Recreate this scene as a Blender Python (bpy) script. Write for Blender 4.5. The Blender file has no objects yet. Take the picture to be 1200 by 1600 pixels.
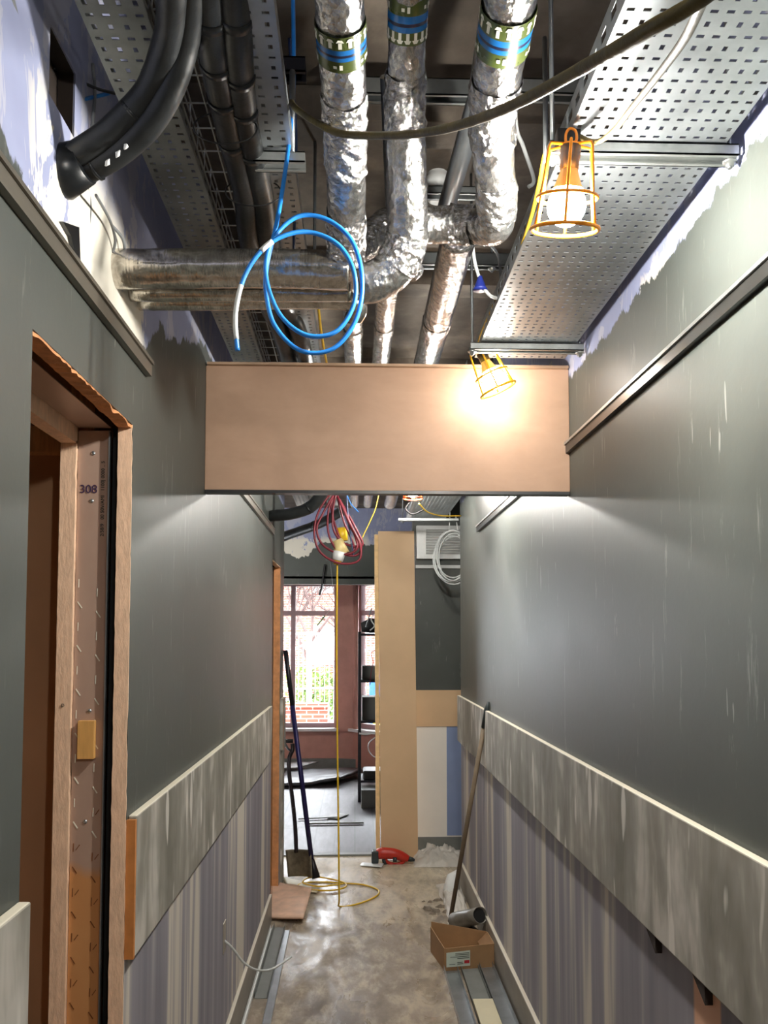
import bpy, math, random
from mathutils import Vector, Matrix, noise as mnoise
random.seed(7)
SC = bpy.context.scene
COL = SC.collection
PI = math.pi
# ------------------------------------------------------------------ camera
FPX, PX, PY, H = 1320.0, 600.0, 924.0, 1.6
YAW, PIT = math.radians(1.95), math.atan(74 / 1320)
fw = Vector((math.sin(YAW) * math.cos(PIT), math.cos(YAW) * math.cos(PIT), math.sin(PIT)))
rt = Vector((math.cos(YAW), -math.sin(YAW), 0))
up = rt.cross(fw)
EYE = Vector((0, 0, H))
cd = bpy.data.cameras.new('camera')
cam = bpy.data.objects.new('camera', cd)
COL.objects.link(cam)
cam.matrix_world = Matrix.Translation(EYE) @ Matrix((rt, up, -fw)).transposed().to_4x4()
cd.sensor_fit = 'VERTICAL'
cd.sensor_height = 24.0
cd.lens = 24.0 * FPX / 1600
cd.shift_y = (PY - 800) / 1600
cd.clip_start = 0.02
cd.clip_end = 200
SC.camera = cam
# ------------------------------------------------------------------ light
BULB = 1250.0
w = bpy.data.worlds.new('world')
SC.world = w
w.use_nodes = True
wn = w.node_tree
bg = wn.nodes['Background']
bg.inputs[0].default_value = (0.90, 0.95, 1.0, 1)
bg.inputs[1].default_value = 19.0
SC.view_settings.view_transform = 'Standard'
SC.view_settings.look = 'None'
SC.view_settings.exposure = 0.18
SC.view_settings.gamma = 1.0
SC.view_settings.use_curve_mapping = False
SC.cycles.sample_clamp_indirect = 6.0
SC.cycles.max_bounces = 8

def ray(px, py):
    return fw + rt * ((px - PX) / FPX) + up * ((PY - py) / FPX)
def W(px, py, Y):
    d = ray(px, py); return EYE + d * (Y / d.y)
def WX(px, py, X):
    d = ray(px, py); return EYE + d * (X / d.x)
def WZ(px, py, Z):
    d = ray(px, py); return EYE + d * ((Z - H) / d.z)

# ------------------------------------------------------------------ materials
def lin(c):
    o = []
    for v in c[:3]:
        v = v / 255.0
        o.append(v / 12.92 if v <= .04045 else ((v + .055) / 1.055) ** 2.4)
    return (o[0], o[1], o[2], 1)

class NT:
    def __init__(s, name):
        s.m = bpy.data.materials.new(name); s.m.use_nodes = True
        s.t = s.m.node_tree; s.n = s.t.nodes; s.b = s.n['Principled BSDF']
    def new(s, ty, **k):
        n = s.n.new(ty)
        for a, v in k.items(): setattr(n, a, v)
        return n
    def put(s, sock, v):
        if isinstance(v, bpy.types.NodeSocket): s.t.links.new(v, sock)
        else: sock.default_value = v
    def pos(s, obj=False):
        if obj: return s.new('ShaderNodeTexCoord').outputs['Object']
        return s.new('ShaderNodeNewGeometry').outputs['Position']
    def xyz(s, v):
        n = s.new('ShaderNodeSeparateXYZ'); s.put(n.inputs[0], v); return n.outputs
    def comb(s, x, y, z):
        n = s.new('ShaderNodeCombineXYZ')
        for i, v in enumerate((x, y, z)): s.put(n.inputs[i], v)
        return n.outputs[0]
    def math(s, op, a, b=0.0, c=0.0, clamp=False):
        n = s.new('ShaderNodeMath', operation=op, use_clamp=clamp)
        s.put(n.inputs[0], a); s.put(n.inputs[1], b); s.put(n.inputs[2], c); return n.outputs[0]
    def noise(s, v, scale, detail=4.0, rough=.6, dist=0.0):
        n = s.new('ShaderNodeTexNoise'); s.put(n.inputs['Vector'], v)
        n.inputs['Scale'].default_value = scale; n.inputs['Detail'].default_value = detail
        n.inputs['Roughness'].default_value = rough; n.inputs['Distortion'].default_value = dist
        return n.outputs['Fac']
    def scale(s, v, sx, sy, sz):
        n = s.new('ShaderNodeMapping'); s.put(n.inputs['Vector'], v)
        n.inputs['Scale'].default_value = (sx, sy, sz); return n.outputs[0]
    def step(s, v, a, b):     # smooth 0..1 between a and b
        n = s.new('ShaderNodeMapRange'); s.put(n.inputs['Value'], v)
        n.inputs['From Min'].default_value = a; n.inputs['From Max'].default_value = b
        return n.outputs[0]
    def mix(s, f, a, b):
        n = s.new('ShaderNodeMix', data_type='RGBA')
        s.put(n.inputs[0], f); s.put(n.inputs[6], a); s.put(n.inputs[7], b); return n.outputs[2]
    def ramp(s, v, pts, const=False):
        n = s.new('ShaderNodeValToRGB'); s.put(n.inputs[0], v)
        e = n.color_ramp.elements
        if const: n.color_ramp.interpolation = 'CONSTANT'
        while len(e) < len(pts): e.new(.5)
        for k, (p, c) in enumerate(pts):
            e[k].position = p; e[k].color = c
        return n.outputs[0]
    def curve(s, v, pts):     # piecewise linear value
        n = s.new('ShaderNodeFloatCurve'); s.put(n.inputs['Value'], v)
        c = n.mapping.curves[0]
        while len(c.points) < len(pts): c.points.new(.5, .5)
        for k, p in enumerate(pts):
            c.points[k].location = p; c.points[k].handle_type = 'VECTOR'
        n.mapping.update(); return n.outputs[0]
    def bump(s, h, strength, dist=.01):
        n = s.new('ShaderNodeBump'); s.put(n.inputs['Height'], h)
        n.inputs['Strength'].default_value = strength; n.inputs['Distance'].default_value = dist
        s.t.links.new(n.outputs[0], s.b.inputs['Normal'])
    def col(s, v): s.put(s.b.inputs['Base Color'], v)
    def rough(s, v): s.put(s.b.inputs['Roughness'], v)
    def metal(s, v): s.put(s.b.inputs['Metallic'], v)

def simple(name, c, rough=.6, metal=0.0, var=.12, sc=12.0, bump=0.0, bsc=60.0, stretch=(1, 1, 1), rvar=.12):
    m = NT(name)
    v = m.scale(m.pos(True), *stretch)
    n = m.noise(v, sc)
    a = lin(c)
    lo = tuple(x * (1 - var) for x in a[:3]) + (1,)
    hi = tuple(min(1, x * (1 + var)) for x in a[:3]) + (1,)
    m.col(m.mix(m.step(n, .35, .65), lo, hi))
    m.rough(m.math('ADD', rough - rvar / 2, m.math('MULTIPLY', n, rvar)))
    m.metal(metal)
    if bump: m.bump(m.noise(v, bsc), bump, .004)
    return m.m

M = {}
M['galv'] = simple('galvanised steel', (168, 173, 176), .36, .85, .14, 9, .05, 90)
M['galv_dark'] = simple('dull galvanised steel', (128, 132, 132), .45, .8, .18, 9, .05, 90)
M['strut'] = simple('strut channel steel', (175, 178, 176), .35, .85, .15, 14)
M['rod'] = simple('threaded rod steel', (150, 154, 156), .35, .9, .1, 40, .4, 900, (0.01, .01, 1))
M['rubber'] = simple('black foam insulation', (31, 33, 34), .42, 0, .35, 14, .25, 40)
M['rubber_tape'] = simple('black insulation tape', (22, 24, 26), .3, 0, .2, 20)
M['blackplastic'] = simple('black plastic', (26, 26, 28), .4, 0, .2, 20)
M['blue'] = simple('blue cable sheath', (38, 128, 214), .35, 0, .1, 30)
M['darkblue'] = simple('dark blue cable sheath', (26, 52, 96), .35, 0, .1, 30)
M['olive'] = simple('dusty yellow festoon cable', (96, 84, 44), .5, 0, .3, 25, .4, 50)
M['yellow'] = simple('yellow cable sheath', (228, 186, 42), .4, 0, .1, 30)
M['cage'] = simple('orange lamp guard plastic', (250, 150, 20), .35, 0, .06, 30)
M['cage_red'] = simple('red orange lamp guard plastic', (235, 78, 30), .35, 0, .06, 30)
M['cage_yellow'] = simple('yellow lamp guard plastic', (250, 190, 30), .35, 0, .06, 30)
M['neck'] = simple('amber bulb base plastic', (240, 200, 110), .35, 0, .05, 30)
M['red'] = simple('dark red cable sheath', (120, 20, 40), .4, 0, .1, 30)
M['white'] = simple('white plastic', (225, 226, 224), .4, 0, .05, 20)
M['whitecable'] = simple('white cable sheath', (205, 208, 206), .4, 0, .06, 30)
M['greycable'] = simple('grey cable sheath', (120, 122, 124), .45, 0, .1, 30)
M['timber'] = simple('raw softwood', (206, 160, 112), .65, 0, .16, 22, .2, 60, (6, 6, .7))
M['orangewood'] = simple('orange mdf edge', (190, 122, 62), .7, 0, .12, 20, .1, 60)
M['pinkboard'] = simple('broken pink board edge', (236, 198, 166), .8, 0, .1, 26, .35, 45, (3, 3, 1))
M['plasterboard_brown'] = simple('brown faced board', (172, 132, 98), .7, 0, .07, 4)
M['mdf'] = simple('bare mdf', (212, 178, 138), .6, 0, .04, 3, .02, 200)
M['mdf_edge'] = simple('sawn mdf edge', (226, 192, 140), .75, 0, .08, 30)
M['plum'] = simple('pink painted plaster', (196, 144, 130), .55, 0, .08, 6, .05, 40)
M['frame'] = simple('mauve window frame', (176, 152, 156), .5, 0, .05, 8)
M['sill'] = simple('white window sill', (228, 226, 224), .4, 0, .05, 8)
M['blackmetal'] = simple('black powder coated steel', (24, 24, 32), .4, .2, .1, 20)
M['boxgrey'] = simple('dull grey storage box', (84, 84, 80), .6, 0, .1, 10)
M['navy'] = simple('navy painted steel', (36, 32, 84), .35, .3, .15, 30)
M['shovel'] = simple('dusty shovel steel', (120, 110, 92), .5, .5, .3, 18, .3, 40)
M['bar'] = simple('dark polished shaft', (48, 42, 46), .25, .4, .2, 20)
M['cardboard'] = simple('brown cardboard', (158, 122, 84), .75, 0, .09, 14, .1, 80)
M['cardboard_in'] = simple('brown cardboard inside', (142, 106, 72), .8, 0, .09, 14, .1, 80)
M['label'] = simple('white paper label', (205, 214, 200), .5, 0, .03, 20)
M['ink'] = simple('dark print', (40, 48, 44), .6, 0, .05, 20)
M['redprint'] = simple('red print', (190, 40, 50), .5, 0, .05, 20)
M['hilti'] = simple('red tool housing', (190, 46, 30), .38, 0, .08, 20)
M['toolblack'] = simple('charcoal tool grip', (44, 52, 54), .5, 0, .1, 20)
M['brownpole'] = simple('dusty wooden pole', (116, 100, 80), .6, 0, .15, 14, .1, 30, (4, 4, .6))
M['tubegrey'] = simple('grey rolled tube', (120, 116, 108), .4, .3, .2, 12, .3, 30)
M['tubedark'] = simple('dark opening fill', (14, 13, 12), .8, 0, .2, 12)
M['cream'] = simple('cream board offcut', (206, 196, 166), .55, 0, .04, 6)
M['sheet'] = simple('charcoal underlay', (62, 62, 66), .35, 0, .2, 5)
M['debris'] = simple('grey plaster debris', (120, 108, 94), .9, 0, .3, 30, .5, 60)
M['slate'] = simple('grey floor edging', (118, 120, 116), .5, 0, .1, 12)
M['lintel'] = simple('concrete', (92, 88, 82), .85, 0, .2, 3, .2, 20)
M['packer'] = simple('dark timber packer', (44, 34, 28), .8, 0, .2, 20)
M['purple'] = simple('purple marker ink', (64, 44, 76), .5, 0, .05, 20)
M['greentape'] = simple('olive green tape', (66, 76, 34), .28, 0, .12, 20)
M['bluetape'] = simple('blue tape', (26, 96, 160), .25, 0, .12, 20)
M['darktape'] = simple('dark navy tape stripe', (24, 28, 52), .3, 0, .1, 20)
M['whiteink'] = simple('white print', (232, 230, 214), .4, 0, .03, 20)
M['bag'] = simple('black bag cloth', (20, 20, 22), .7, 0, .3, 20)
M['greenwire'] = simple('green wire', (50, 120, 60), .4, 0, .1, 20)
M['concrete'] = None

def foil(name, warm=0.0, crink=.5, ribs=0.0):
    m = NT(name); p = m.pos(True)
    n = m.noise(p, 30, 5, .65, 1.2)
    fine = m.noise(m.scale(p, 1, 1, 1), 110, 4, .7, .8)
    vo = m.new('ShaderNodeTexVoronoi', feature='F1'); m.put(vo.inputs['Vector'], p); vo.inputs['Scale'].default_value = 75
    m.col(m.mix(m.step(n, .3, .7), lin((156, 155 - 6 * warm, 154 - 16 * warm)), lin((238, 236 - 6 * warm, 233 - 14 * warm))))
    m.metal(.97); m.rough(m.math('ADD', .10, m.math('MULTIPLY', n, .14)))
    hgt = m.math('ADD', m.math('MULTIPLY', n, .5), m.math('ADD', m.math('MULTIPLY', vo.outputs[0], .7), m.math('MULTIPLY', fine, .5)))
    if ribs: hgt = m.math('ADD', hgt, m.math('MULTIPLY', m.noise(m.scale(p, 1, .04, .04), 230, 1, .3), ribs))
    m.bump(hgt, crink, .012)
    return m.m
M['foil'] = foil('aluminium foil wrap', 0, .38)
M['foil_crumpled'] = foil('crumpled foil tape', 0, .8)
M['foil_smooth'] = foil('smooth foil lagging', .8, .05, .9)

def emis(name, c, s):
    m = NT(name); m.col(lin(c)); m.b.inputs['Emission Color'].default_value = lin(c)
    m.b.inputs['Emission Strength'].default_value = s; return m.m
M['bulb'] = emis('lit lamp globe', (255, 252, 244), BULB)
M['bulb_dim'] = emis('lit dimmed lamp globe', (255, 252, 244), BULB * .09)  # globe emission cut back so the bulkhead beside it is not overlit
M['bulb_half'] = emis('lit added lamp globe', (255, 252, 244), BULB * .7)
M['bulb_mid'] = emis('lit far lamp globe', (255, 252, 244), BULB * .45)
M['bulb_full'] = emis('lit hidden lamp globe', (255, 252, 244), BULB * 1.15)

def glassmat():
    m = NT('window glass'); t = m.t
    tr = m.new('ShaderNodeBsdfTransparent'); gl = m.new('ShaderNodeBsdfGlossy'); gl.inputs['Roughness'].default_value = .02
    fr = m.new('ShaderNodeFresnel'); fr.inputs[0].default_value = 1.25
    mx = m.new('ShaderNodeMixShader'); t.links.new(fr.outputs[0], mx.inputs[0])
    t.links.new(tr.outputs[0], mx.inputs[1]); t.links.new(gl.outputs[0], mx.inputs[2])
    t.links.new(mx.outputs[0], m.n['Material Output'].inputs[0]); return m.m
M['glass'] = glassmat()
def polymat():
    m = NT('dusty polythene'); t = m.t
    m.col(lin((226, 220, 210))); m.rough(.3); m.bump(m.noise(m.pos(True), 25, 4, .6, 1.5), .6, .01)
    tr = m.new('ShaderNodeBsdfTransparent'); mx = m.new('ShaderNodeMixShader')
    mx.inputs[0].default_value = .78
    t.links.new(tr.outputs[0], mx.inputs[1]); t.links.new(m.b.outputs[0], mx.inputs[2])
    t.links.new(mx.outputs[0], m.n['Material Output'].inputs[0]); return m.m
M['poly'] = polymat()

PAINT, BOARD, SKIM = lin((75, 79, 75)), lin((150, 157, 188)), lin((226, 220, 206))
def wall_mat(name, axis, tpts, skimbox=None, pink=None, seed=0.0, lowdark=1.0):
    """axis: 1 = runs along Y, 0 = runs along X.  tpts: (run/16+.25, (z-2)/1) of the ragged top edge of the paint"""
    m = NT(name); p = m.pos(); x, y, z = m.xyz(p)
    r = y if axis else x
    rs = m.math('ADD', r, seed)
    edge = m.curve(m.math('MULTIPLY_ADD', r, 1 / 16, .25), tpts)
    v2 = m.comb(rs, z, seed)
    jag = m.math('MULTIPLY', m.math('SUBTRACT', m.noise(m.scale(v2, 1, .6, 1), 8, 6, .68, .8), .5), .15)
    hz = m.math('SUBTRACT', m.math('ADD', m.math('SUBTRACT', z, 2.0), jag), edge)
    above = m.step(hz, -.003, .003)
    # dark eggshell paint, scuffed
    pn = m.noise(v2, 3.0, 5, .6)
    paint = m.mix(m.step(pn, .3, .7), tuple(c * .86 for c in PAINT[:3]) + (1,), tuple(c * 1.12 for c in PAINT[:3]) + (1,))
    scf = m.noise(m.scale(m.comb(rs, z, 3.1), 9, 1.1, 1), 3.4, 6, .75, .3)
    scm = m.math('MULTIPLY', m.step(scf, .61, .72), .4)
    fine = m.noise(m.scale(m.comb(rs, z, 7.7), 24, 2.2, 1), 2.6, 2, .4)
    region = m.step(m.noise(m.comb(rs, z, 1.7), 2.1, 2), .5, .6)
    fm = m.math('MULTIPLY', m.math('MULTIPLY', m.step(fine, .69, .70), region), .6)
    paint = m.mix(m.math('MAXIMUM', scm, fm), paint, lin((150, 152, 146)))
    # blue grey board above, with torn skim patches
    sk = m.noise(m.scale(m.comb(rs, z, 5.0), 1.6, .7, 1), 5.5, 5, .7, .5)
    skm = m.step(sk, .55, .57)
    if skimbox:
        a, b, c, d = skimbox
        inb = m.math('MULTIPLY', m.math('MULTIPLY', m.step(rs, a + seed, a + seed + .06), m.step(rs, b + seed, b + seed - .1)),
                     m.math('MULTIPLY', m.step(z, c, c + .02), m.step(z, d, d - .08)))
        sk2 = m.step(m.math('ADD', sk, m.math('MULTIPLY', inb, .16)), .56, .58)
        skm = m.math('MAXIMUM', m.math('MULTIPLY', sk2, inb), m.math('MULTIPLY', skm, .25))
    bn = m.noise(v2, 5, 3)
    board = m.mix(bn, lin((134, 140, 172)), lin((168, 174, 204)))
    board = m.mix(skm, board, SKIM)
    # lilac grey board below the dado with vertical trowel stripes
    s1 = m.noise(m.comb(m.math('MULTIPLY', rs, 5.0), m.math('MULTIPLY', z, .25), 0.3), 1.0, 3, .6)
    s2 = m.noise(m.comb(m.math('MULTIPLY', rs, 19.0), m.math('MULTIPLY', z, .8), 9.3), 1.0, 2, .5)
    low = m.ramp(m.math('ADD', m.math('MULTIPLY', s1, .7), m.math('MULTIPLY', s2, .3)),
                 [(.38, lin((124, 121, 129))), (.49, lin((142, 138, 145))), (.535, lin((164, 158, 156))), (.57, lin((198, 190, 178)))])
    if pink:
        pm = m.math('MULTIPLY', m.step(r, pink[0], pink[0] + .01), m.step(r, pink[1], pink[1] - .01))
        low = m.mix(pm, low, lin((214, 168, 140)))
    isl = m.step(z, .98, .97)
    c = m.mix(above, paint, board)
    c = m.mix(isl, c, low)
    m.col(c)
    rr = m.math('ADD', .48, m.math('MULTIPLY', m.math('MAXIMUM', above, isl), .3))
    m.rough(m.math('ADD', rr, m.math('MULTIPLY', m.math('SUBTRACT', pn, .5), .15)))
    m.b.inputs['Specular IOR Level'].default_value = .35
    m.bump(m.noise(v2, 26, 3), .12, .003)
    return m.m

def K(pts):
    return [((a / 16) + .25, b - 2.0) for a, b in pts]
M['wall_l'] = wall_mat('left wall finish', 1, K([(-4, 2.33), (1.05, 2.34), (1.28, 2.235), (1.88, 2.25), (2.03, 2.35), (2.4, 2.45), (2.7, 2.55), (3.2, 2.5), (12, 2.5)]), (1.2, 1.98, 2.2, 2.5), None, 0.0)
M['wall_r'] = wall_mat('right wall finish', 1, K([(-4, 2.46), (1.3, 2.47), (1.8, 2.455), (2.3, 2.45), (2.7, 2.45), (4, 2.5), (12, 2.5)]), (1.75, 2.1, 2.4, 2.52), (1.63, 1.77), 31.0)
M['wall_b'] = wall_mat('far wall finish', 0, K([(-4, 2.6), (-.9, 2.62), (-.6, 2.45), (-.35, 2.65), (0, 2.62), (12, 2.62)]), (-1.2, .2, 2.4, 2.75), None, 11.0)
M['wall_n'] = wall_mat('recess wall finish', 0, K([(-4, 2.9), (12, 2.9)]), None, None, 17.0)

def dado_mat():
    m = NT('skimmed dado board'); p = m.pos(); x, y, z = m.xyz(p)
    s = m.noise(m.comb(m.math('MULTIPLY', y, 9.0), m.math('MULTIPLY', z, 2.4), 2.0), 1.0, 4, .6, .4)
    t = m.noise(m.comb(m.math('MULTIPLY', y, 3.0), m.math('MULTIPLY', z, 3.0), 5.0), 1.3, 3)
    u = m.noise(m.comb(m.math('MULTIPLY', y, 15.0), m.math('MULTIPLY', z, 3.0), 8.0), 1.0, 2, .4)
    base = m.ramp(m.math('ADD', m.math('MULTIPLY', s, .6), m.math('MULTIPLY', t, .4)), [(.38, lin((116, 113, 103))), (.52, lin((144, 140, 130))), (.63, lin((186, 181, 172)))])
    base = m.mix(m.math('MULTIPLY', m.step(u, .62, .66), .8), base, lin((214, 209, 200)))
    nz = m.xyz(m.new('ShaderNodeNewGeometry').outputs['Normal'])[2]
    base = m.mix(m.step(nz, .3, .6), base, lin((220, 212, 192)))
    m.col(base); m.rough(.62); m.bump(m.noise(p, 18, 3), .1, .004); return m.m
M['dado'] = dado_mat()

def skirt_mat():
    m = NT('dusty skirting board'); p = m.pos(); x, y, z = m.xyz(p)
    s = m.noise(m.comb(m.math('MULTIPLY', y, 2.4), m.math('MULTIPLY', z, 5), x), 2.0, 4)
    base = m.mix(s, lin((120, 114, 106)), lin((164, 156, 144)))
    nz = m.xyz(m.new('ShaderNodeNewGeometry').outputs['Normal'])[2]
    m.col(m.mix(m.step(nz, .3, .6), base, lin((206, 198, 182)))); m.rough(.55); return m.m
M['skirt'] = skirt_mat()

def bulk_mat():
    m = NT('pink brown fresh plaster'); p = m.pos()
    a = m.noise(m.scale(p, 1, 1, 2.4), 3.2, 5, .65, .8); b = m.noise(p, 14, 5)
    m.col(m.mix(m.math('ADD', m.math('MULTIPLY', a, .7), m.math('MULTIPLY', b, .3)), lin((158, 124, 100)), lin((196, 162, 136))))
    m.rough(.62); m.bump(m.noise(m.scale(p, 1, 1, 3), 8, 4), .15, .004); return m.m
M['bulk'] = bulk_mat()

def floor_mat():
    m = NT('dusty corridor floor sheet'); p = m.pos(); x, y, z = m.xyz(p)
    a = m.noise(m.scale(p, 1.0, .7, 1), 2.2, 6, .6, .15); b = m.noise(m.scale(p, 1.3, .6, 1), 9, 5, .7, .2)
    base = m.ramp(m.math('ADD', m.math('MULTIPLY', a, .55), m.math('MULTIPLY', b, .45)),
                  [(.38, lin((108, 97, 86))), (.5, lin((138, 125, 110))), (.60, lin((168, 154, 136)))])
    dust = m.math('ADD', m.step(y, 4.6, 6.2), m.math('MULTIPLY', m.math('SUBTRACT', b, .5), 2.2), 0, True)
    base = m.mix(m.math('MULTIPLY', dust, .8), base, lin((212, 198, 172)))
    sp = m.noise(p, 60, 2); base = m.mix(m.math('MULTIPLY', m.step(sp, .7, .74), .5), base, lin((70, 58, 48)))
    m.col(base)
    c = m.noise(m.scale(p, 1.2, .45, 1), 3.5, 5, .7, 1.0)
    m.rough(m.math('ADD', .24, m.math('MULTIPLY', m.step(c, .40, .62), .4)))
    m.bump(m.noise(m.scale(p, 1, .8, 1), 24, 5, .65), .22, .006); return m.m
M['floor'] = floor_mat()

def plank_mat():
    m = NT('grey plank flooring'); p = m.pos(); x, y, z = m.xyz(p)
    br = m.new('ShaderNodeTexBrick'); br.offset = .4
    m.put(br.inputs['Vector'], m.comb(y, x, 0)); br.inputs['Scale'].default_value = 1
    br.inputs['Brick Width'].default_value = 1.1; br.inputs['Row Height'].default_value = .16
    br.inputs['Mortar Size'].default_value = .006
    br.inputs['Color1'].default_value = lin((58, 55, 60)); br.inputs['Color2'].default_value = lin((72, 68, 72)); br.inputs['Mortar'].default_value = lin((24, 23, 26))
    n = m.noise(m.scale(p, 6, 1, 1), 5, 4)
    m.col(m.mix(m.math('MULTIPLY', n, .4), br.outputs[0], lin((112, 108, 110)))); m.rough(m.math('ADD', .3, m.math('MULTIPLY', n, .3))); return m.m
M['plank'] = plank_mat()

def ceil_mat():
    m = NT('stained concrete soffit'); p = m.pos()
    a = m.noise(p, 1.6, 5, .6, .5); b = m.noise(p, 9, 4)
    m.col(m.ramp(m.math('ADD', m.math('MULTIPLY', a, .7), m.math('MULTIPLY', b, .3)), [(.38, lin((70, 62, 54))), (.52, lin((98, 88, 78))), (.64, lin((134, 122, 108)))]))
    m.rough(.85); m.bump(b, .3, .01); return m.m
M['soffit'] = ceil_mat()

def brick_mat():
    m = NT('red brick wall'); p = m.pos(); x, y, z = m.xyz(p)
    br = m.new('ShaderNodeTexBrick'); m.put(br.inputs['Vector'], m.comb(x, z, 0)); br.inputs['Scale'].default_value = 1
    br.inputs['Brick Width'].default_value = .22; br.inputs['Row Height'].default_value = .075; br.inputs['Mortar Size'].default_value = .01
    br.inputs['Color1'].default_value = lin((150, 74, 54)); br.inputs['Color2'].default_value = lin((122, 60, 48)); br.inputs['Mortar'].default_value = lin((170, 160, 150))
    m.col(br.outputs[0]); m.rough(.85); return m.m
M['brick'] = brick_mat()
M['paving'] = simple('pale paving', (120, 118, 116), .8, 0, .2, 2)
M['leaf'] = simple('hedge leaves', (86, 110, 44), .7, 0, .4, 9, .5, 20)
M['bark'] = simple('bare twigs', (70, 52, 48), .8, 0, .3, 20)
M['fencewhite'] = simple('white painted fence steel', (190, 190, 190), .5, 0, .05, 8)
M['road'] = simple('grey asphalt', (84, 84, 86), .9, 0, .15, 4)
M['bluepaint'] = simple('blue painted sheet', (40, 90, 180), .5, 0, .1, 8)
M['yellowpaint'] = simple('yellow painted sheet', (210, 200, 60), .5, 0, .1, 8)

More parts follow.
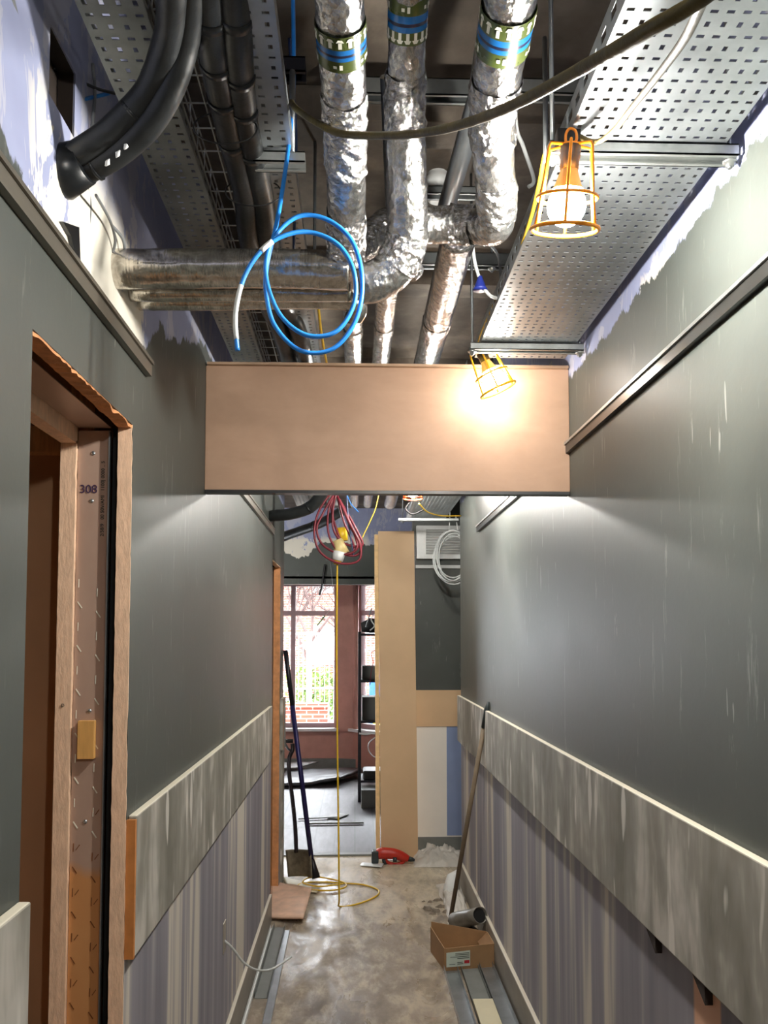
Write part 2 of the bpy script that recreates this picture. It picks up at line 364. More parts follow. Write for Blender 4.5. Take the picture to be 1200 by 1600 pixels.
# ------------------------------------------------------------------ mesh builder
class MB:
    def __init__(s):
        s.v = []; s.f = []; s.mi = []; s.sm = []
    def add(s, vs, fs, mi=0, smooth=False):
        o = len(s.v); s.v += [Vector(v) for v in vs]
        for f in fs:
            s.f.append([i + o for i in f]); s.mi.append(mi); s.sm.append(smooth)
        return s
    def box(s, x0, x1, y0, y1, z0, z1, mi=0, mt=None):
        vs = [Vector((x, y, z)) for z in (z0, z1) for y in (y0, y1) for x in (x0, x1)]
        if mt: vs = [mt @ v for v in vs]
        return s.add(vs, [(0, 2, 3, 1), (4, 5, 7, 6), (0, 1, 5, 4), (2, 6, 7, 3), (0, 4, 6, 2), (1, 3, 7, 5)], mi)
    def obox(s, c, d, u, l, wd, h, mi=0):   # box centred c, along d (l), height along u
        d = Vector(d).normalized(); sd = d.cross(Vector(u)).normalized(); uu = sd.cross(d)
        vs = []
        for a in (-1, 1):
            for b in (-1, 1):
                for e in (-1, 1):
                    vs.append(Vector(c) + d * (l / 2 * e) + sd * (wd / 2 * b) + uu * (h / 2 * a))
        return s.add(vs, [(0, 2, 3, 1), (4, 5, 7, 6), (0, 1, 5, 4), (2, 6, 7, 3), (0, 4, 6, 2), (1, 3, 7, 5)], mi)
    def tube(s, pts, r, n=10, mi=0, caps=True, crumple=0.0, cs=18.0, closed=False, rnd=0):
        pts = [Vector(p) for p in pts]
        N = len(pts)
        rs = r if isinstance(r, (list, tuple)) else [r] * N
        tans = []
        for i in range(N):
            if closed: t = pts[(i + 1) % N] - pts[i - 1]
            else: t = pts[min(i + 1, N - 1)] - pts[max(i - 1, 0)]
            if t.length < 1e-9: t = Vector((0, 0, 1))
            tans.append(t.normalized())
        a = Vector((0, 0, 1)) if abs(tans[0].z) < .9 else Vector((1, 0, 0))
        nrm = (a - tans[0] * a.dot(tans[0])).normalized()
        vs = []
        for i in range(N):
            if i:
                q = tans[i - 1].rotation_difference(tans[i]); nrm = (q @ nrm).normalized()
                nrm = (nrm - tans[i] * nrm.dot(tans[i])).normalized()
            bn = tans[i].cross(nrm)
            for k in range(n):
                an = 2 * PI * k / n
                dv = nrm * math.cos(an) + bn * math.sin(an)
                rr = rs[i]
                if crumple:
                    q = pts[i] + dv * rr
                    rr += crumple * (mnoise.noise(q * cs) + .6 * abs(mnoise.noise(q * cs * 2.3)) - .3)
                vs.append(pts[i] + dv * rr)
        fs = []
        M_ = N if closed else N - 1
        for i in range(M_):
            j = (i + 1) % N
            for k in range(n):
                k2 = (k + 1) % n
                fs.append((i * n + k, i * n + k2, j * n + k2, j * n + k))
        s.add(vs, fs, mi, n > 5)
        if caps and not closed:
            o = len(s.v) - N * n
            s.f.append([o + k for k in range(n)][::-1]); s.mi.append(mi); s.sm.append(False)
            s.f.append([o + (N - 1) * n + k for k in range(n)]); s.mi.append(mi); s.sm.append(False)
        return s
    def lathe(s, prof, c=(0, 0, 0), n=24, mi=0, ax='z'):
        vs = []; c = Vector(c)
        for r, z in prof:
            for k in range(n):
                a = 2 * PI * k / n
                v = Vector((r * math.cos(a), r * math.sin(a), z))
                if ax == 'y': v = Vector((v.x, v.z, v.y))
                if ax == 'x': v = Vector((v.z, v.x, v.y))
                vs.append(c + v)
        fs = []
        for i in range(len(prof) - 1):
            for k in range(n):
                k2 = (k + 1) % n
                fs.append((i * n + k, i * n + k2, (i + 1) * n + k2, (i + 1) * n + k))
        return s.add(vs, fs, mi, True)
    def prism(s, poly, ext, mi=0):      # poly: 3-D points in a plane, ext: vector
        n = len(poly); e = Vector(ext); vs = [Vector(p) for p in poly] + [Vector(p) + e for p in poly]
        fs = [tuple(range(n))[::-1], tuple(range(n, 2 * n))] + [(i, (i + 1) % n, n + (i + 1) % n, n + i) for i in range(n)]
        return s.add(vs, fs, mi)
    def build(s, name, mats, parent=None, label=None, cat=None, group=None, kind=None, bevel=0, solid=0, local=False, sub=0):
        if not isinstance(mats, (list, tuple)): mats = [mats]
        off = Vector((0, 0, 0)); loc = Vector((0, 0, 0))
        if parent is not None:
            if not local: off = wloc(parent)
        elif not local and kind != 'structure':
            lo = Vector([min(v[i] for v in s.v) for i in range(3)]); hi = Vector([max(v[i] for v in s.v) for i in range(3)])
            loc = Vector(((lo.x + hi.x) / 2, (lo.y + hi.y) / 2, lo.z)); off = loc
        me = bpy.data.meshes.new(name)
        me.from_pydata([tuple(v - off) for v in s.v], [], s.f)
        for m_ in mats: me.materials.append(m_)
        for p, mi, sm in zip(me.polygons, s.mi, s.sm):
            p.material_index = mi; p.use_smooth = sm
        me.validate(); me.update()
        o = bpy.data.objects.new(name, me); COL.objects.link(o); o.location = loc
        if parent is not None: o.parent = parent
        if bevel:
            b = o.modifiers.new('bevel', 'BEVEL'); b.width = bevel; b.segments = 2; b.limit_method = 'ANGLE'
        if solid:
            b = o.modifiers.new('thickness', 'SOLIDIFY'); b.thickness = solid; b.offset = 0
        if sub:
            b = o.modifiers.new('smooth', 'SUBSURF'); b.levels = sub; b.render_levels = sub
        tag(o, label, cat, group, kind)
        return o

def wloc(o):
    v = Vector((0, 0, 0))
    while o is not None: v += o.location; o = o.parent
    return v
def tag(o, label=None, cat=None, group=None, kind=None):
    if label: o['label'] = label
    if cat: o['category'] = cat
    if group: o['group'] = group
    if kind: o['kind'] = kind
    return o
def empty(name, loc, label=None, cat=None, group=None, kind=None):
    o = bpy.data.objects.new(name, None); COL.objects.link(o); o.location = loc; o.empty_display_size = .05
    return tag(o, label, cat, group, kind)
def smooth(pts, n=8):
    P = [Vector(p) for p in pts]; out = []
    for i in range(len(P) - 1):
        p0 = P[max(i - 1, 0)]; p1 = P[i]; p2 = P[i + 1]; p3 = P[min(i + 2, len(P) - 1)]
        for k in range(n):
            t = k / n
            out.append(.5 * ((2 * p1) + (p2 - p0) * t + (2 * p0 - 5 * p1 + 4 * p2 - p3) * t * t + (3 * p1 - p0 - 3 * p2 + p3) * t ** 3))
    out.append(P[-1]); return out
def lerp_list(vals, n):
    out = []
    for i in range(len(vals) - 1):
        for k in range(n): out.append(vals[i] + (vals[i + 1] - vals[i]) * k / n)
    out.append(vals[-1]); return out
def cable(name, pts, r, mat, label, cat='cable', n=8, seg=8, group=None, parent=None):
    return MB().tube(smooth(pts, seg), r, n).build(name, mat, parent, label, cat, group)
def text(name, body, size, mat, parent, mt, depth=.0006):
    cu = bpy.data.curves.new(name, 'FONT'); cu.body = body; cu.size = size; cu.extrude = depth
    cu.align_x = 'CENTER'; cu.align_y = 'CENTER'
    to = bpy.data.objects.new(name + '_t', cu); COL.objects.link(to)
    dg = bpy.context.evaluated_depsgraph_get()
    me = bpy.data.meshes.new_from_object(to.evaluated_get(dg))
    bpy.data.objects.remove(to)
    me.transform(mt); me.transform(Matrix.Translation(-wloc(parent)))
    me.materials.clear(); me.materials.append(mat)
    o = bpy.data.objects.new(name, me); COL.objects.link(o); o.parent = parent
    return o

# ------------------------------------------------------------------ the setting
XL, XR = -.485, .70
D1a, D1b, D2a, D2b, DH = 1.262, 1.837, 4.96, 5.49, 2.065
ZC = 3.02
T = .13
# left wall with two riser openings
b = MB()
b.box(XL - .03, XL, -2.0, D1a, 0, ZC).box(XL - .03, XL, D1a, D1b, DH, ZC)
# hole cut near the ceiling and the pipe entry need no geometry behind: build ring of panels around the hole
b2 = MB()
HY0, HY1, HZ0, HZ1 = 1.305, 1.425, 2.46, 2.575
b.f = []; b.v = []; b.mi = []; b.sm = []
b.box(XL - .03, XL, -2.0, D1a, 0, ZC)
b.box(XL - .03, XL, D1a, HY0, DH, ZC)
b.box(XL - .03, XL, HY0, HY1, DH, HZ0)
b.box(XL - .03, XL, HY0, HY1, HZ1, ZC)
b.box(XL - .03, XL, HY1, D1b, DH, ZC)
b.box(XL - .03, XL, D1b, D2a, 0, ZC)
b.box(XL - .03, XL, D2a, D2b, DH, ZC)
b.box(XL - .03, XL, D2b, 5.75, 0, ZC)
b.box(XL - .14, XL - .03, D2b + .02, 5.75, 0, ZC)
b.build('wall_left', M['wall_l'], kind='structure')
MB().box(XR, XR + .12, -2.0, 5.6, 0, ZC).build('wall_right', M['wall_r'], kind='structure')
MB().box(-1.6, 1.8, -2.1, -2.0, 0, ZC).build('wall_behind', M['wall_n'], kind='structure')
MB().box(.435, 3.2, 6.36, 6.46, 0, ZC).build('wall_recess', M['wall_n'], kind='structure')
MB().box(1.8, 1.9, 5.5, 6.36, 0, ZC).box(XR + .12, 1.9, 5.45, 5.55, 0, ZC).build('wall_recess_side', M['wall_n'], kind='structure')
# cupboards behind the openings
b = MB()
b.box(-1.25, -1.2, .6, 2.1, 0, ZC).box(-1.2, XL - .031, 1.99, 2.03, 0, ZC).box(-1.2, XL - .031, .6, .64, 0, ZC)
b.build('wall_cupboard', M['plasterboard_brown'], kind='structure')
MB().box(-1.2, -.64, 1.95, 1.99, 2.03, 2.09).build('trim_1', M['timber'], kind='structure')
b = MB()
b.box(-1.25, -1.2, 4.6, 5.69, 0, ZC).box(-1.2, XL - .142, 5.6, 5.64, 0, ZC).box(-1.2, XL - .031, 4.6, 4.64, 0, ZC)
b.build('wall_far_cupboard', M['plasterboard_brown'], kind='structure')
# floors, ceiling
MB().box(-1.3, 1.9, -2.1, 6.37, -.08, 0).build('floor', M['floor'], kind='structure')
MB().box(-3.0, 3.2, 6.37, 12.0, -.08, -.002).build('floor_room', M['plank'], kind='structure')
MB().box(-.6, .43, 6.33, 6.40, -.01, .012).build('trim_2', M['slate'], kind='structure')
MB().box(-3.0, 3.2, -2.1, 12.0, ZC, ZC + .12).build('ceiling', M['soffit'], kind='structure')
# downstand concrete ribs of the soffit, above the services
for k, yy in enumerate((1.15, 2.1, 3.1, 4.2)):
    MB().box(XL, XR, yy, yy + .12, ZC - .09, ZC).build('ceiling_rib', M['soffit'], kind='structure')
# far room
MB().box(-3.0, -.60, 9.15, 9.30, 0, ZC).box(-.60, 1.3, 9.15, 9.30, 2.19, ZC).box(1.3, 3.2, 9.15, 9.30, 0, ZC).box(-1.3, -.6, 9.15, 9.30, 2.19, ZC).build('wall_far', M['wall_b'], kind='structure')
bpy.data.objects['wall_far'].data.clear_geometry()
b = MB(); b.box(-3.0, -1.5, 9.15, 9.30, 0, ZC).box(-1.5, 1.3, 9.15, 9.30, 2.19, ZC).box(1.3, 3.2, 9.15, 9.30, 0, ZC)
me = bpy.data.objects['wall_far'].data
me.from_pydata([tuple(v) for v in b.v], [], b.f); me.update()
MB().box(-3.0, -2.9, 5.75, 12.0, 0, ZC).build('wall_room_left', M['wall_n'], kind='structure')
MB().box(3.1, 3.2, 6.46, 12.0, 0, ZC).build('wall_room_right', M['wall_n'], kind='structure')
MB().box(-3.0, XL - .14, 5.70, 5.78, 0, ZC).build('wall_room_near', M['wall_n'], kind='structure')
MB().box(-1.5, 1.3, 9.15, 9.17, 2.25, 2.275).build('trim_3', M['whitecable'], kind='structure')
# bay: sill wall, pier, frames, glass
SZ, HZ = .49, 2.32
A0, A1, A2, A3, A4 = Vector((-1.5, 10.1, 0)), Vector((-1.05, 10.7, 0)), Vector((-.205, 10.7, 0)), Vector((.03, 10.62, 0)), Vector((1.0, 9.6, 0))
def seg_box(mb, p, q, t, z0, z1, mi=0):
    d = (q - p); c = (p + q) / 2; c.z = (z0 + z1) / 2
    mb.obox(c, d, (0, 0, 1), d.length, t, z1 - z0, mi)
b = MB()
for p, q in ((A0, A1), (A1, A2), (A2, A3), (A3, A4)): seg_box(b, p, q, .2, 0, SZ - .03)
seg_box(b, Vector((-1.5, 9.2, 0)), A0, .2, 0, ZC); seg_box(b, A4, Vector((1.3, 9.3, 0)), .2, 0, ZC)
for p, q in ((A0, A1), (A1, A2), (A2, A3), (A3, A4)): seg_box(b, p, q, .2, HZ, ZC)
b.build('wall_bay', M['plum'], kind='structure')
b = MB(); seg_box(b, A2 + Vector((-.01, -.02, 0)), A3 + Vector((0, -.02, 0)), .24, SZ - .03, HZ)
b.tube([A3 + Vector((-.02, -.15, SZ)), A3 + Vector((-.02, -.15, HZ))], .035, 12)
b.build('wall_pier', M['plum'], kind='structure')
b = MB()
for p, q in ((A0, A1), (A1, A2), (A2, A3), (A3, A4)): seg_box(b, p + Vector((0, -.12, 0)), q + Vector((0, -.12, 0)), .02, 0, .12)
b.build('baseboard_bay', M['slate'], kind='structure')
def window(nm, p, q, muls):
    d = (q - p); L = d.length; dn = d / L
    root = empty(nm, (p + q) / 2 + Vector((0, 0, SZ)), kind='structure')
    f = MB(); t = .05
    def vert(s_, w_): f.obox(p + dn * s_ + Vector((0, 0, (SZ + HZ) / 2)), dn, (0, 0, 1), w_, .07, HZ - SZ)
    def hor(z_, w_): f.obox((p + q) / 2 + Vector((0, 0, z_)), dn, (0, 0, 1), L, .065, w_)
    vert(.03, .06); vert(L - .03, .06)
    for mm in muls: vert(mm, .06)
    hor(SZ + .03, .06); hor(HZ - .03, .06); hor(1.92, .06)
    f.build('window_frame', M['frame'], root)
    g = MB(); g.obox((p + q) / 2 + Vector((0, 0, (SZ + HZ) / 2)), dn, (0, 0, 1), L, .006, HZ - SZ)
    g.build('glass_pane', M['glass'], root)
    s_ = MB(); nn = Vector((dn.y, -dn.x, 0))
    s_.obox((p + q) / 2 + nn * .1 + Vector((0, 0, SZ - .012)), dn, (0, 0, 1), L, .2, .035)
    s_.build('window_sill', M['sill'], root)
window('window_1', A1 + Vector((.0, 0, 0)), A2 + Vector((-.0, 0, 0)), (.27,))
window('window_2', A3 + Vector((.03, 0, 0)), A4, (.75,))
window('window_3', A0, A1, ())
# skirtings
YS = 5.6
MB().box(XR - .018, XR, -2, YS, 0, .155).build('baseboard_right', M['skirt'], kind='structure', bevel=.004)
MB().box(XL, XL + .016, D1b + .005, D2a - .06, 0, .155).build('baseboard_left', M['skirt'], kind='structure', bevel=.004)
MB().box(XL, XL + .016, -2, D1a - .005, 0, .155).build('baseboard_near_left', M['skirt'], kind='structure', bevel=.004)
MB().box(.45, 1.8, 6.345, 6.36, 0, .13).build('baseboard_recess', M['slate'], kind='structure')
# dado boards
b = MB().box(XR - .02, XR, -2, YS + .04, .925, 1.225)
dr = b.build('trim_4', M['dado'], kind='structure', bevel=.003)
for py_ in ((1030, 1432), (1108, 1512), (1195, 1590)):
    q = WX(py_[0], py_[1], XR)
    MB().prism([(XR - .016, q.y - .015, .925), (XR - .016, q.y + .05, .925), (XR - .016, q.y - .015, .885)], (.016, 0, 0)).build('timber_packer', M['packer'], dr)
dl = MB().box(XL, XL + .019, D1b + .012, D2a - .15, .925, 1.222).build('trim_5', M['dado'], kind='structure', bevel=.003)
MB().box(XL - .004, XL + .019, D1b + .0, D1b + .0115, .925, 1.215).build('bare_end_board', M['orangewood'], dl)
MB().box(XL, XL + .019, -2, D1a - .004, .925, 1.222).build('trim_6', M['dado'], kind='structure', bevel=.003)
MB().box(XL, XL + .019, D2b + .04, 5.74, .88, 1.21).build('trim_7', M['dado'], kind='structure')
MB().box(.45, 1.8, 6.342, 6.36, .945, 1.215).build('trim_8', M['mdf'], kind='structure')
# pale board with a blue band below the recess dado
MB().box(.45, .86, 6.352, 6.36, .13, .945).build('trim_9', simple('pale lining paper', (238, 232, 222), .6, 0, .03, 3), kind='structure')
MB().box(.685, .90, 6.349, 6.352, .14, .945).build('trim_10', simple('blue lining stripe', (130, 146, 182), .6, 0, .06, 3), kind='structure')
# picture rails
def rail(nm, x0, s, y0, y1, mt, mt2):
    b = MB()
    b.box(min(x0, x0 + s * .014), max(x0, x0 + s * .014), y0, y1, 2.205, 2.24)
    b.box(min(x0 + s * .014, x0 + s * .019), max(x0 + s * .014, x0 + s * .019), y0, y1, 2.232, 2.24, 1)
    return b.build(nm, [mt, mt2], kind='structure')
railm = simple('brushed bronze trim', (120, 114, 104), .35, .6, .1, 6, 0, 10, (1, .1, 4))
raild = simple('dark metal trim', (52, 52, 50), .3, .5, .1, 6)
rail('trim_11', XR, -1, -2, 4.75, raild, M['strut'])
rail('trim_12', XL, 1, -2, 1.94, railm, railm)
rail('trim_13', XL, 1, 3.3, 4.92, railm, railm)
# downstand board across the corridor
bk = MB().box(XL, XR, 2.71, 2.74, 2.078, 2.484).build('wall_bulkhead', M['bulk'], kind='structure', bevel=.002)
MB().box(XL + .006, XR - .004, 2.695, 2.75, 2.484, 2.492).build('top_batten', simple('pale timber lip', (176, 146, 120), .7, 0, .1, 10, 0, 10, (1, 8, 8)), bk)
MB().box(XL + .002, XR - .002, 2.706, 2.745, 2.068, 2.078).build('underside_shade', M['blackplastic'], bk)  # black strip paints the shaded underside edge of the bulkhead

# ------------------------------------------------------------------ riser openings
def jag_strip(mb, x0, x1, y, z0, z1, th, amp, n=60, mi=0, horiz=False):
    pass
def ragged_post(y, x0, x1, z0, z1, depth, amp, seed):
    """post face at y, right edge ragged"""
    depth = depth if x1 < XL - .02 else .0035; y = y if x1 < XL - .02 else y - .004
    b = MB(); n = 110; vs = []; fs = []
    for i in range(n + 1):
        z = z0 + (z1 - z0) * i / n
        j = amp * mnoise.noise(Vector((seed, z * 9, 0))) * .5 + amp * .5 * mnoise.noise(Vector((seed, z * 60, 3)))
        k = amp * .25 * mnoise.noise(Vector((seed + 5, z * 40, 0)))
        vs += [(x0 + k, y, z), (x1 + min(j, .0), y, z), (x1 + min(j, 0), y + depth, z), (x0 + k, y + depth, z)]
    for i in range(n):
        for k in range(4):
            fs.append((i * 4 + k, i * 4 + (k + 1) % 4, (i + 1) * 4 + (k + 1) % 4, (i + 1) * 4 + k))
    fs.append((0, 3, 2, 1)); fs.append((n * 4, n * 4 + 1, n * 4 + 2, n * 4 + 3))
    return b.add(vs, fs)
def ragged_head(z, x0, x1, y0, y1, depth, amp, seed):
    b = MB(); n = 90; depth = .004; z = z - .005; vs = []; fs = []
    for i in range(n + 1):
        y = y0 + (y1 - y0) * i / n
        j = amp * mnoise.noise(Vector((seed, y * 18, 0))) + amp * .6 * mnoise.noise(Vector((seed, y * 55, 3)))
        vs += [(x0, y, z + j * .4), (x1 + min(j, 0), y, z + j), (x1 + min(j, 0), y, z + depth), (x0, y, z + depth)]
    for i in range(n):
        for k in range(4):
            fs.append((i * 4 + k, i * 4 + (k + 1) % 4, (i + 1) * 4 + (k + 1) % 4, (i + 1) * 4 + k))
    fs.append((0, 3, 2, 1)); fs.append((n * 4, n * 4 + 1, n * 4 + 2, n * 4 + 3))
    return b.add(vs, fs)
studm = NT('film covered steel stud with reflection tint'); _p = studm.pos(); _x, _y, _z = studm.xyz(_p)
_n = studm.noise(studm.scale(_p, 1, 1, .5), 7, 4); _lo = studm.step(studm.math('ADD', _z, studm.math('MULTIPLY', _n, .08)), 1.16, 1.13)
_c = studm.mix(_n, lin((168, 138, 122)), lin((206, 178, 160)))
_c = studm.mix(_lo, _c, studm.mix(_n, lin((206, 142, 88)), lin((226, 170, 114))))  # orange cupboard reflection painted into the stud colour
studm.col(_c); studm.metal(.2); studm.rough(studm.math('ADD', .28, studm.math('MULTIPLY', _n, .2)))
door = empty('door_1', (-.56, D1b, 0), kind='structure')
ragged_post(D1b, -.516, XL, 0, DH, .035, .006, 1.3).build('broken_board_edge', M['pinkboard'], door)
ragged_post(D1b, -.640, -.607, 0, DH - .035, .12, .003, 4.1).build('inner_board_edge', M['pinkboard'], door)
b = MB(); b.box(-.606, -.536, D1b + .012, D1b + .014, 0, DH - .01)
b.box(-.538, -.5355, D1b + .002, D1b + .014, 0, DH - .012, 2)
# punched marks
yy = D1b + .0115
for i in range(40):
    z = 1.72 - i * .047
    bright = z > 1.16
    sgn = -1 if z < 1.30 or i % 2 else 1
    for xx in (-.596, -.556):
        zz = z - (.02 if xx > -.57 else 0)
        if i % 2:
            b.obox((xx, yy, zz), (.55, 0, -.83), (0, 1, 0), .017, .0022, .001, 1 if bright else 3)
        else:
            b.obox((xx - .003, yy, zz), (0.02, 0, 1), (0, 1, 0), .018, .0016, .001, 1 if bright else 3)
            if zz < 1.25: b.obox((xx + .006, yy, zz), (.6, 0, .83), (0, 1, 0), .014, .0018, .001, 3)
for zz in (2.005, 1.90, 1.445, 1.21):
    b.lathe([(0, 0), (.0045, 0), (.0045, .001)], (-.572 + random.uniform(-.004, .004), yy - .001, zz), 12, 2, 'y')
b.build('steel_stud', [studm.m, M['whiteink'], M['galv'], simple('faint stamped line', (140, 92, 58), .4, .4)], door)
b = MB(); b.box(-.590, -.556, D1b - .004, D1b + .0112, 1.345, 1.425).build('timber_block', simple('yellow softwood block', (222, 168, 96), .6, 0, .1, 10, 0, 1, (8, 8, 1)), door)
rot = Matrix.Rotation(PI / 2, 4, 'X')
def jamb_text(nm, body, size, x, z, mt, parent, ang=-PI / 2):
    text(nm, body, size, mt, parent, Matrix.Translation((x, D1b + .011, z)) @ rot @ Matrix.Rotation(ang, 4, 'Z'))
jamb_text('stamped_lettering', '2/58/9   00 50V/AMI   1100J 0000 .. 5', .011, -.551, 1.905, M['ink'], door, PI / 2)
jamb_text('marker_number', '308', .026, -.582, 1.925, M['purple'], door, 0)
jamb_text('pencil_letter', 'D', .009, -.623, 1.458, M['ink'], door, 0)
bpy.data.objects['pencil_letter'].location.y = -.013
MB().box(-.536, -.516, D1b + .03, D1b + .05, 0, DH).build('gap_shade', M['bag'], door)  # black strip stands in for the shade in the gap beside the stud
# head
ragged_head(DH, -.516, XL, D1a, D1b, .03, .006, 2.2).build('broken_head_edge', simple('broken orange board edge', (204, 140, 92), .85, 0, .2, 30, .8, 50), door)
MB().box(-.606, -.536, D1a, D1b + .01, DH - .004, DH - .002).build('head_track', studm.m, door)
MB().box(-.640, -.607, D1a, D1b + .01, DH - .04, DH + .02).build('inner_head_board', M['pinkboard'], door)
MB().box(-.64, -.516, D1a - .04, D1a - .002, 0, DH).build('near_jamb', M['timber'], door)
MB().box(-.66, -.605, D1b + .12, D1b + .16, 0, 2.6).build('back_stud', M['timber'], door)
# second opening
door2 = empty('door_2', (-.56, D2b, 0), kind='structure')
ragged_post(D2b, -.528, XL, 0, DH, .02, .004, 7.3).build('board_edge', simple('orange board edge', (214, 150, 100), .8, 0, .15, 20, .5, 40), door2)
MB().box(-.64, -.53, D2b + .01, D2b + .02, 0, DH).build('steel_stud', studm.m, door2)
ragged_head(DH, -.516, XL, D2a, D2b, .03, .004, 3.2).build('head_edge', M['pinkboard'], door2)
MB().box(-.64, -.516, D2a - .03, D2a, 0, DH).build('near_jamb', M['timber'], door2)
# timber lining piece at the corridor mouth
MB().box(XL + .002, XL + .02, D2b + .045, D2b + .06, .88, 1.21).build('trim_14', M['orangewood'], kind='structure')
MB().box(XL, XL + .012, 5.60, 5.745, 0, .88).build('trim_15', M['dado'], kind='structure')

# dark lining and backing paint the shade inside the left wall hole


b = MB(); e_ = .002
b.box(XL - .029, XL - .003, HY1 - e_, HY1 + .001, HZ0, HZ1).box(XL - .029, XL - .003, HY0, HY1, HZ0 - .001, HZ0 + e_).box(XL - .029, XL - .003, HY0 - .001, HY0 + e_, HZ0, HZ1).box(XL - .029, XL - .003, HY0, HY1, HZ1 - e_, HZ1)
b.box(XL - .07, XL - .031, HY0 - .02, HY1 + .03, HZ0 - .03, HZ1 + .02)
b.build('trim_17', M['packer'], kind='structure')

# ------------------------------------------------------------------ perforated trays
def perforated(x0, x1, y0, y1, z, ncol, flange=.03, t=.0012):
    b = MB(); pitch = (x1 - x0) / ncol; py = .025
    n = int((y1 - y0) / py)
    for j in range(n):
        ya = y0 + j * py
        for i in range(ncol):
            xa = x0 + i * pitch; xb = xa + pitch; yb = ya + py
            hw, hl = (.0036, .0052) if j % 2 == 0 else (.0058, .0032)
            cx, cy = (xa + xb) / 2, (ya + yb) / 2
            vs = [(xa, ya, z), (xb, ya, z), (xb, yb, z), (xa, yb, z), (cx - hw, cy - hl, z), (cx + hw, cy - hl, z), (cx + hw, cy + hl, z), (cx - hw, cy + hl, z)]
            b.add(vs, [(0, 4, 5, 1), (1, 5, 6, 2), (2, 6, 7, 3), (3, 7, 4, 0)])
    return b
def tray_side(x, y0, y1, z, h, s):
    b = MB(); b.box(x - .0007, x + .0007, y0, y1, z, z + h)
    b.box(min(x, x + s * .01), max(x, x + s * .01), y0, y1, z + h, z + h + .0014)
    return b
def slotted_side(x, y0, y1, z, h):
    b = MB(); p = .05; n = int((y1 - y0) / p)
    for j in range(n):
        a = y0 + j * p; c = a + p
        m0, m1 = z + h * .35, z + h * .65
        vs = [(x, a, z), (x, c, z), (x, c, z + h), (x, a, z + h), (x, a + .012, m0), (x, c - .012, m0), (x, c - .012, m1), (x, a + .012, m1)]
        b.add(vs, [(0, 1, 5, 4), (1, 2, 6, 5), (2, 3, 7, 6), (3, 0, 4, 7)])
    return b
def tray(nm, x0, x1, y0, y1, z, ncol, label, mt, h=.05, open_side=True, group=None):
    root = empty(nm, ((x0 + x1) / 2, y0, z), label, 'cable tray', group)
    perforated(x0, x1, y0, y1, z, ncol).build('perforated_bed', mt, root, solid=.0014)
    slotted_side(x0, y0, y1, z, h).build('side_flange', mt, root, solid=.0014)
    slotted_side(x1, y0, y1, z, h).build('side_flange', mt, root, solid=.0014)
    return root
tray('cable_tray', .377, .666, .75, 2.65, 2.492, 12, 'wide perforated galvanised cable tray along the right wall, nearest the caged lamps', M['galv'])
tray('cable_tray', .377, .666, 2.80, 6.2, 2.492, 12, 'perforated cable tray seen under and beyond the plaster bulkhead, right side', M['galv'])
tray('cable_tray', -.415, -.315, .75, 6.0, 2.54, 4, 'narrow perforated tray closest to the left wall, beside the wire basket', M['galv_dark'], .03)
tray('cable_tray', -.180, -.124, .75, 6.0, 2.55, 2, 'slim two column perforated tray between the black pipes and the foil ducts', M['galv'], .03)
tray('cable_tray', -.33, -.18, .9, 6.0, 2.80, 6, 'dull perforated tray high above the wire basket on the left', M['galv_dark'], .03)
# wire basket
def basket(x0, x1, y0, y1, z):
    b = MB(); r = .0018; h = .05
    n = 4
    for i in range(n):
        x = x0 + (x1 - x0) * i / (n - 1)
        b.tube([(x, y0, z), (x, y1, z)], r, 5)
    for x in (x0, x1):
        for hh in (.025, h): b.tube([(x, y0, z + hh), (x, y1, z + hh)], r, 5)
    k = int((y1 - y0) / .075)
    for j in range(k + 1):
        y = y0 + j * .075
        b.tube([(x0, y, z + h), (x0, y, z), (x1, y, z), (x1, y, z + h)], r, 5)
    return b
basket(-.312, -.19, .8, 6.0, 2.56).build('wire_basket_tray', M['strut'], None, 'wire mesh basket tray running beside the black insulated pipes', 'cable tray')

# struts with rods
def strut(nm, x0, x1, y, z, label, cat='strut channel', rods=(), h=.021, group=None, ztop=ZC, mt=None):
    root = empty(nm, ((x0 + x1) / 2, y, z), label, cat, group)
    b = MB(); wd = .041; t = .0025
    b.box(x0, x1, y - wd / 2, y - wd / 2 + t, z - h, z).box(x0, x1, y + wd / 2 - t, y + wd / 2, z - h, z)
    b.box(x0, x1, y - wd / 2, y + wd / 2, z - t, z)
    b.box(x0, x1, y - wd / 2, y - wd / 2 + .009, z - h, z - h + t).box(x0, x1, y + wd / 2 - .009, y + wd / 2, z - h, z - h + t)
    b.build('channel', mt or M['strut'], root)
    for x in rods:
        MB().tube([(x, y, z - h - .014), (x, y, ztop)], .0042, 8).build('threaded_rod', M['rod'], root)
        MB().lathe([(0, z - h - .010), (.0085, z - h - .010), (.0085, z - h - .003), (.014, z - h - .003), (.014, z - h), (0, z - h)], (x, y, 0), 6).build('hex_nut', M['strut'], root)
    return root
strut('strut_channel', .345, .688, 1.47, 2.489, 'galvanised strut under the right tray beside the nearer caged lamp', rods=(.355, .680))
strut('strut_channel', .345, .688, 2.50, 2.489, 'galvanised strut under the right tray just in front of the bulkhead', rods=(.352, .680))
strut('strut_channel', .345, .688, 4.1, 2.489, 'strut under the right tray beyond the bulkhead', rods=(.36, .68))
strut('strut_channel', .30, .72, 5.85, 2.44, 'far strut crossing above the coil of white cable', rods=(.33,))
strut('strut_channel', -.20, -.10, 1.62, 2.548, 'short strut under the slim tray, left of the first foil duct', rods=())
strut('strut_channel', -.43, -.10, 2.2, 2.538, 'strut under the left trays behind the foil duct', rods=(-.11,), mt=M['galv_dark'])
strut('strut_channel', -.43, -.10, 4.4, 2.538, 'strut under the left trays beyond the bulkhead', rods=(-.11,), mt=M['galv_dark'])
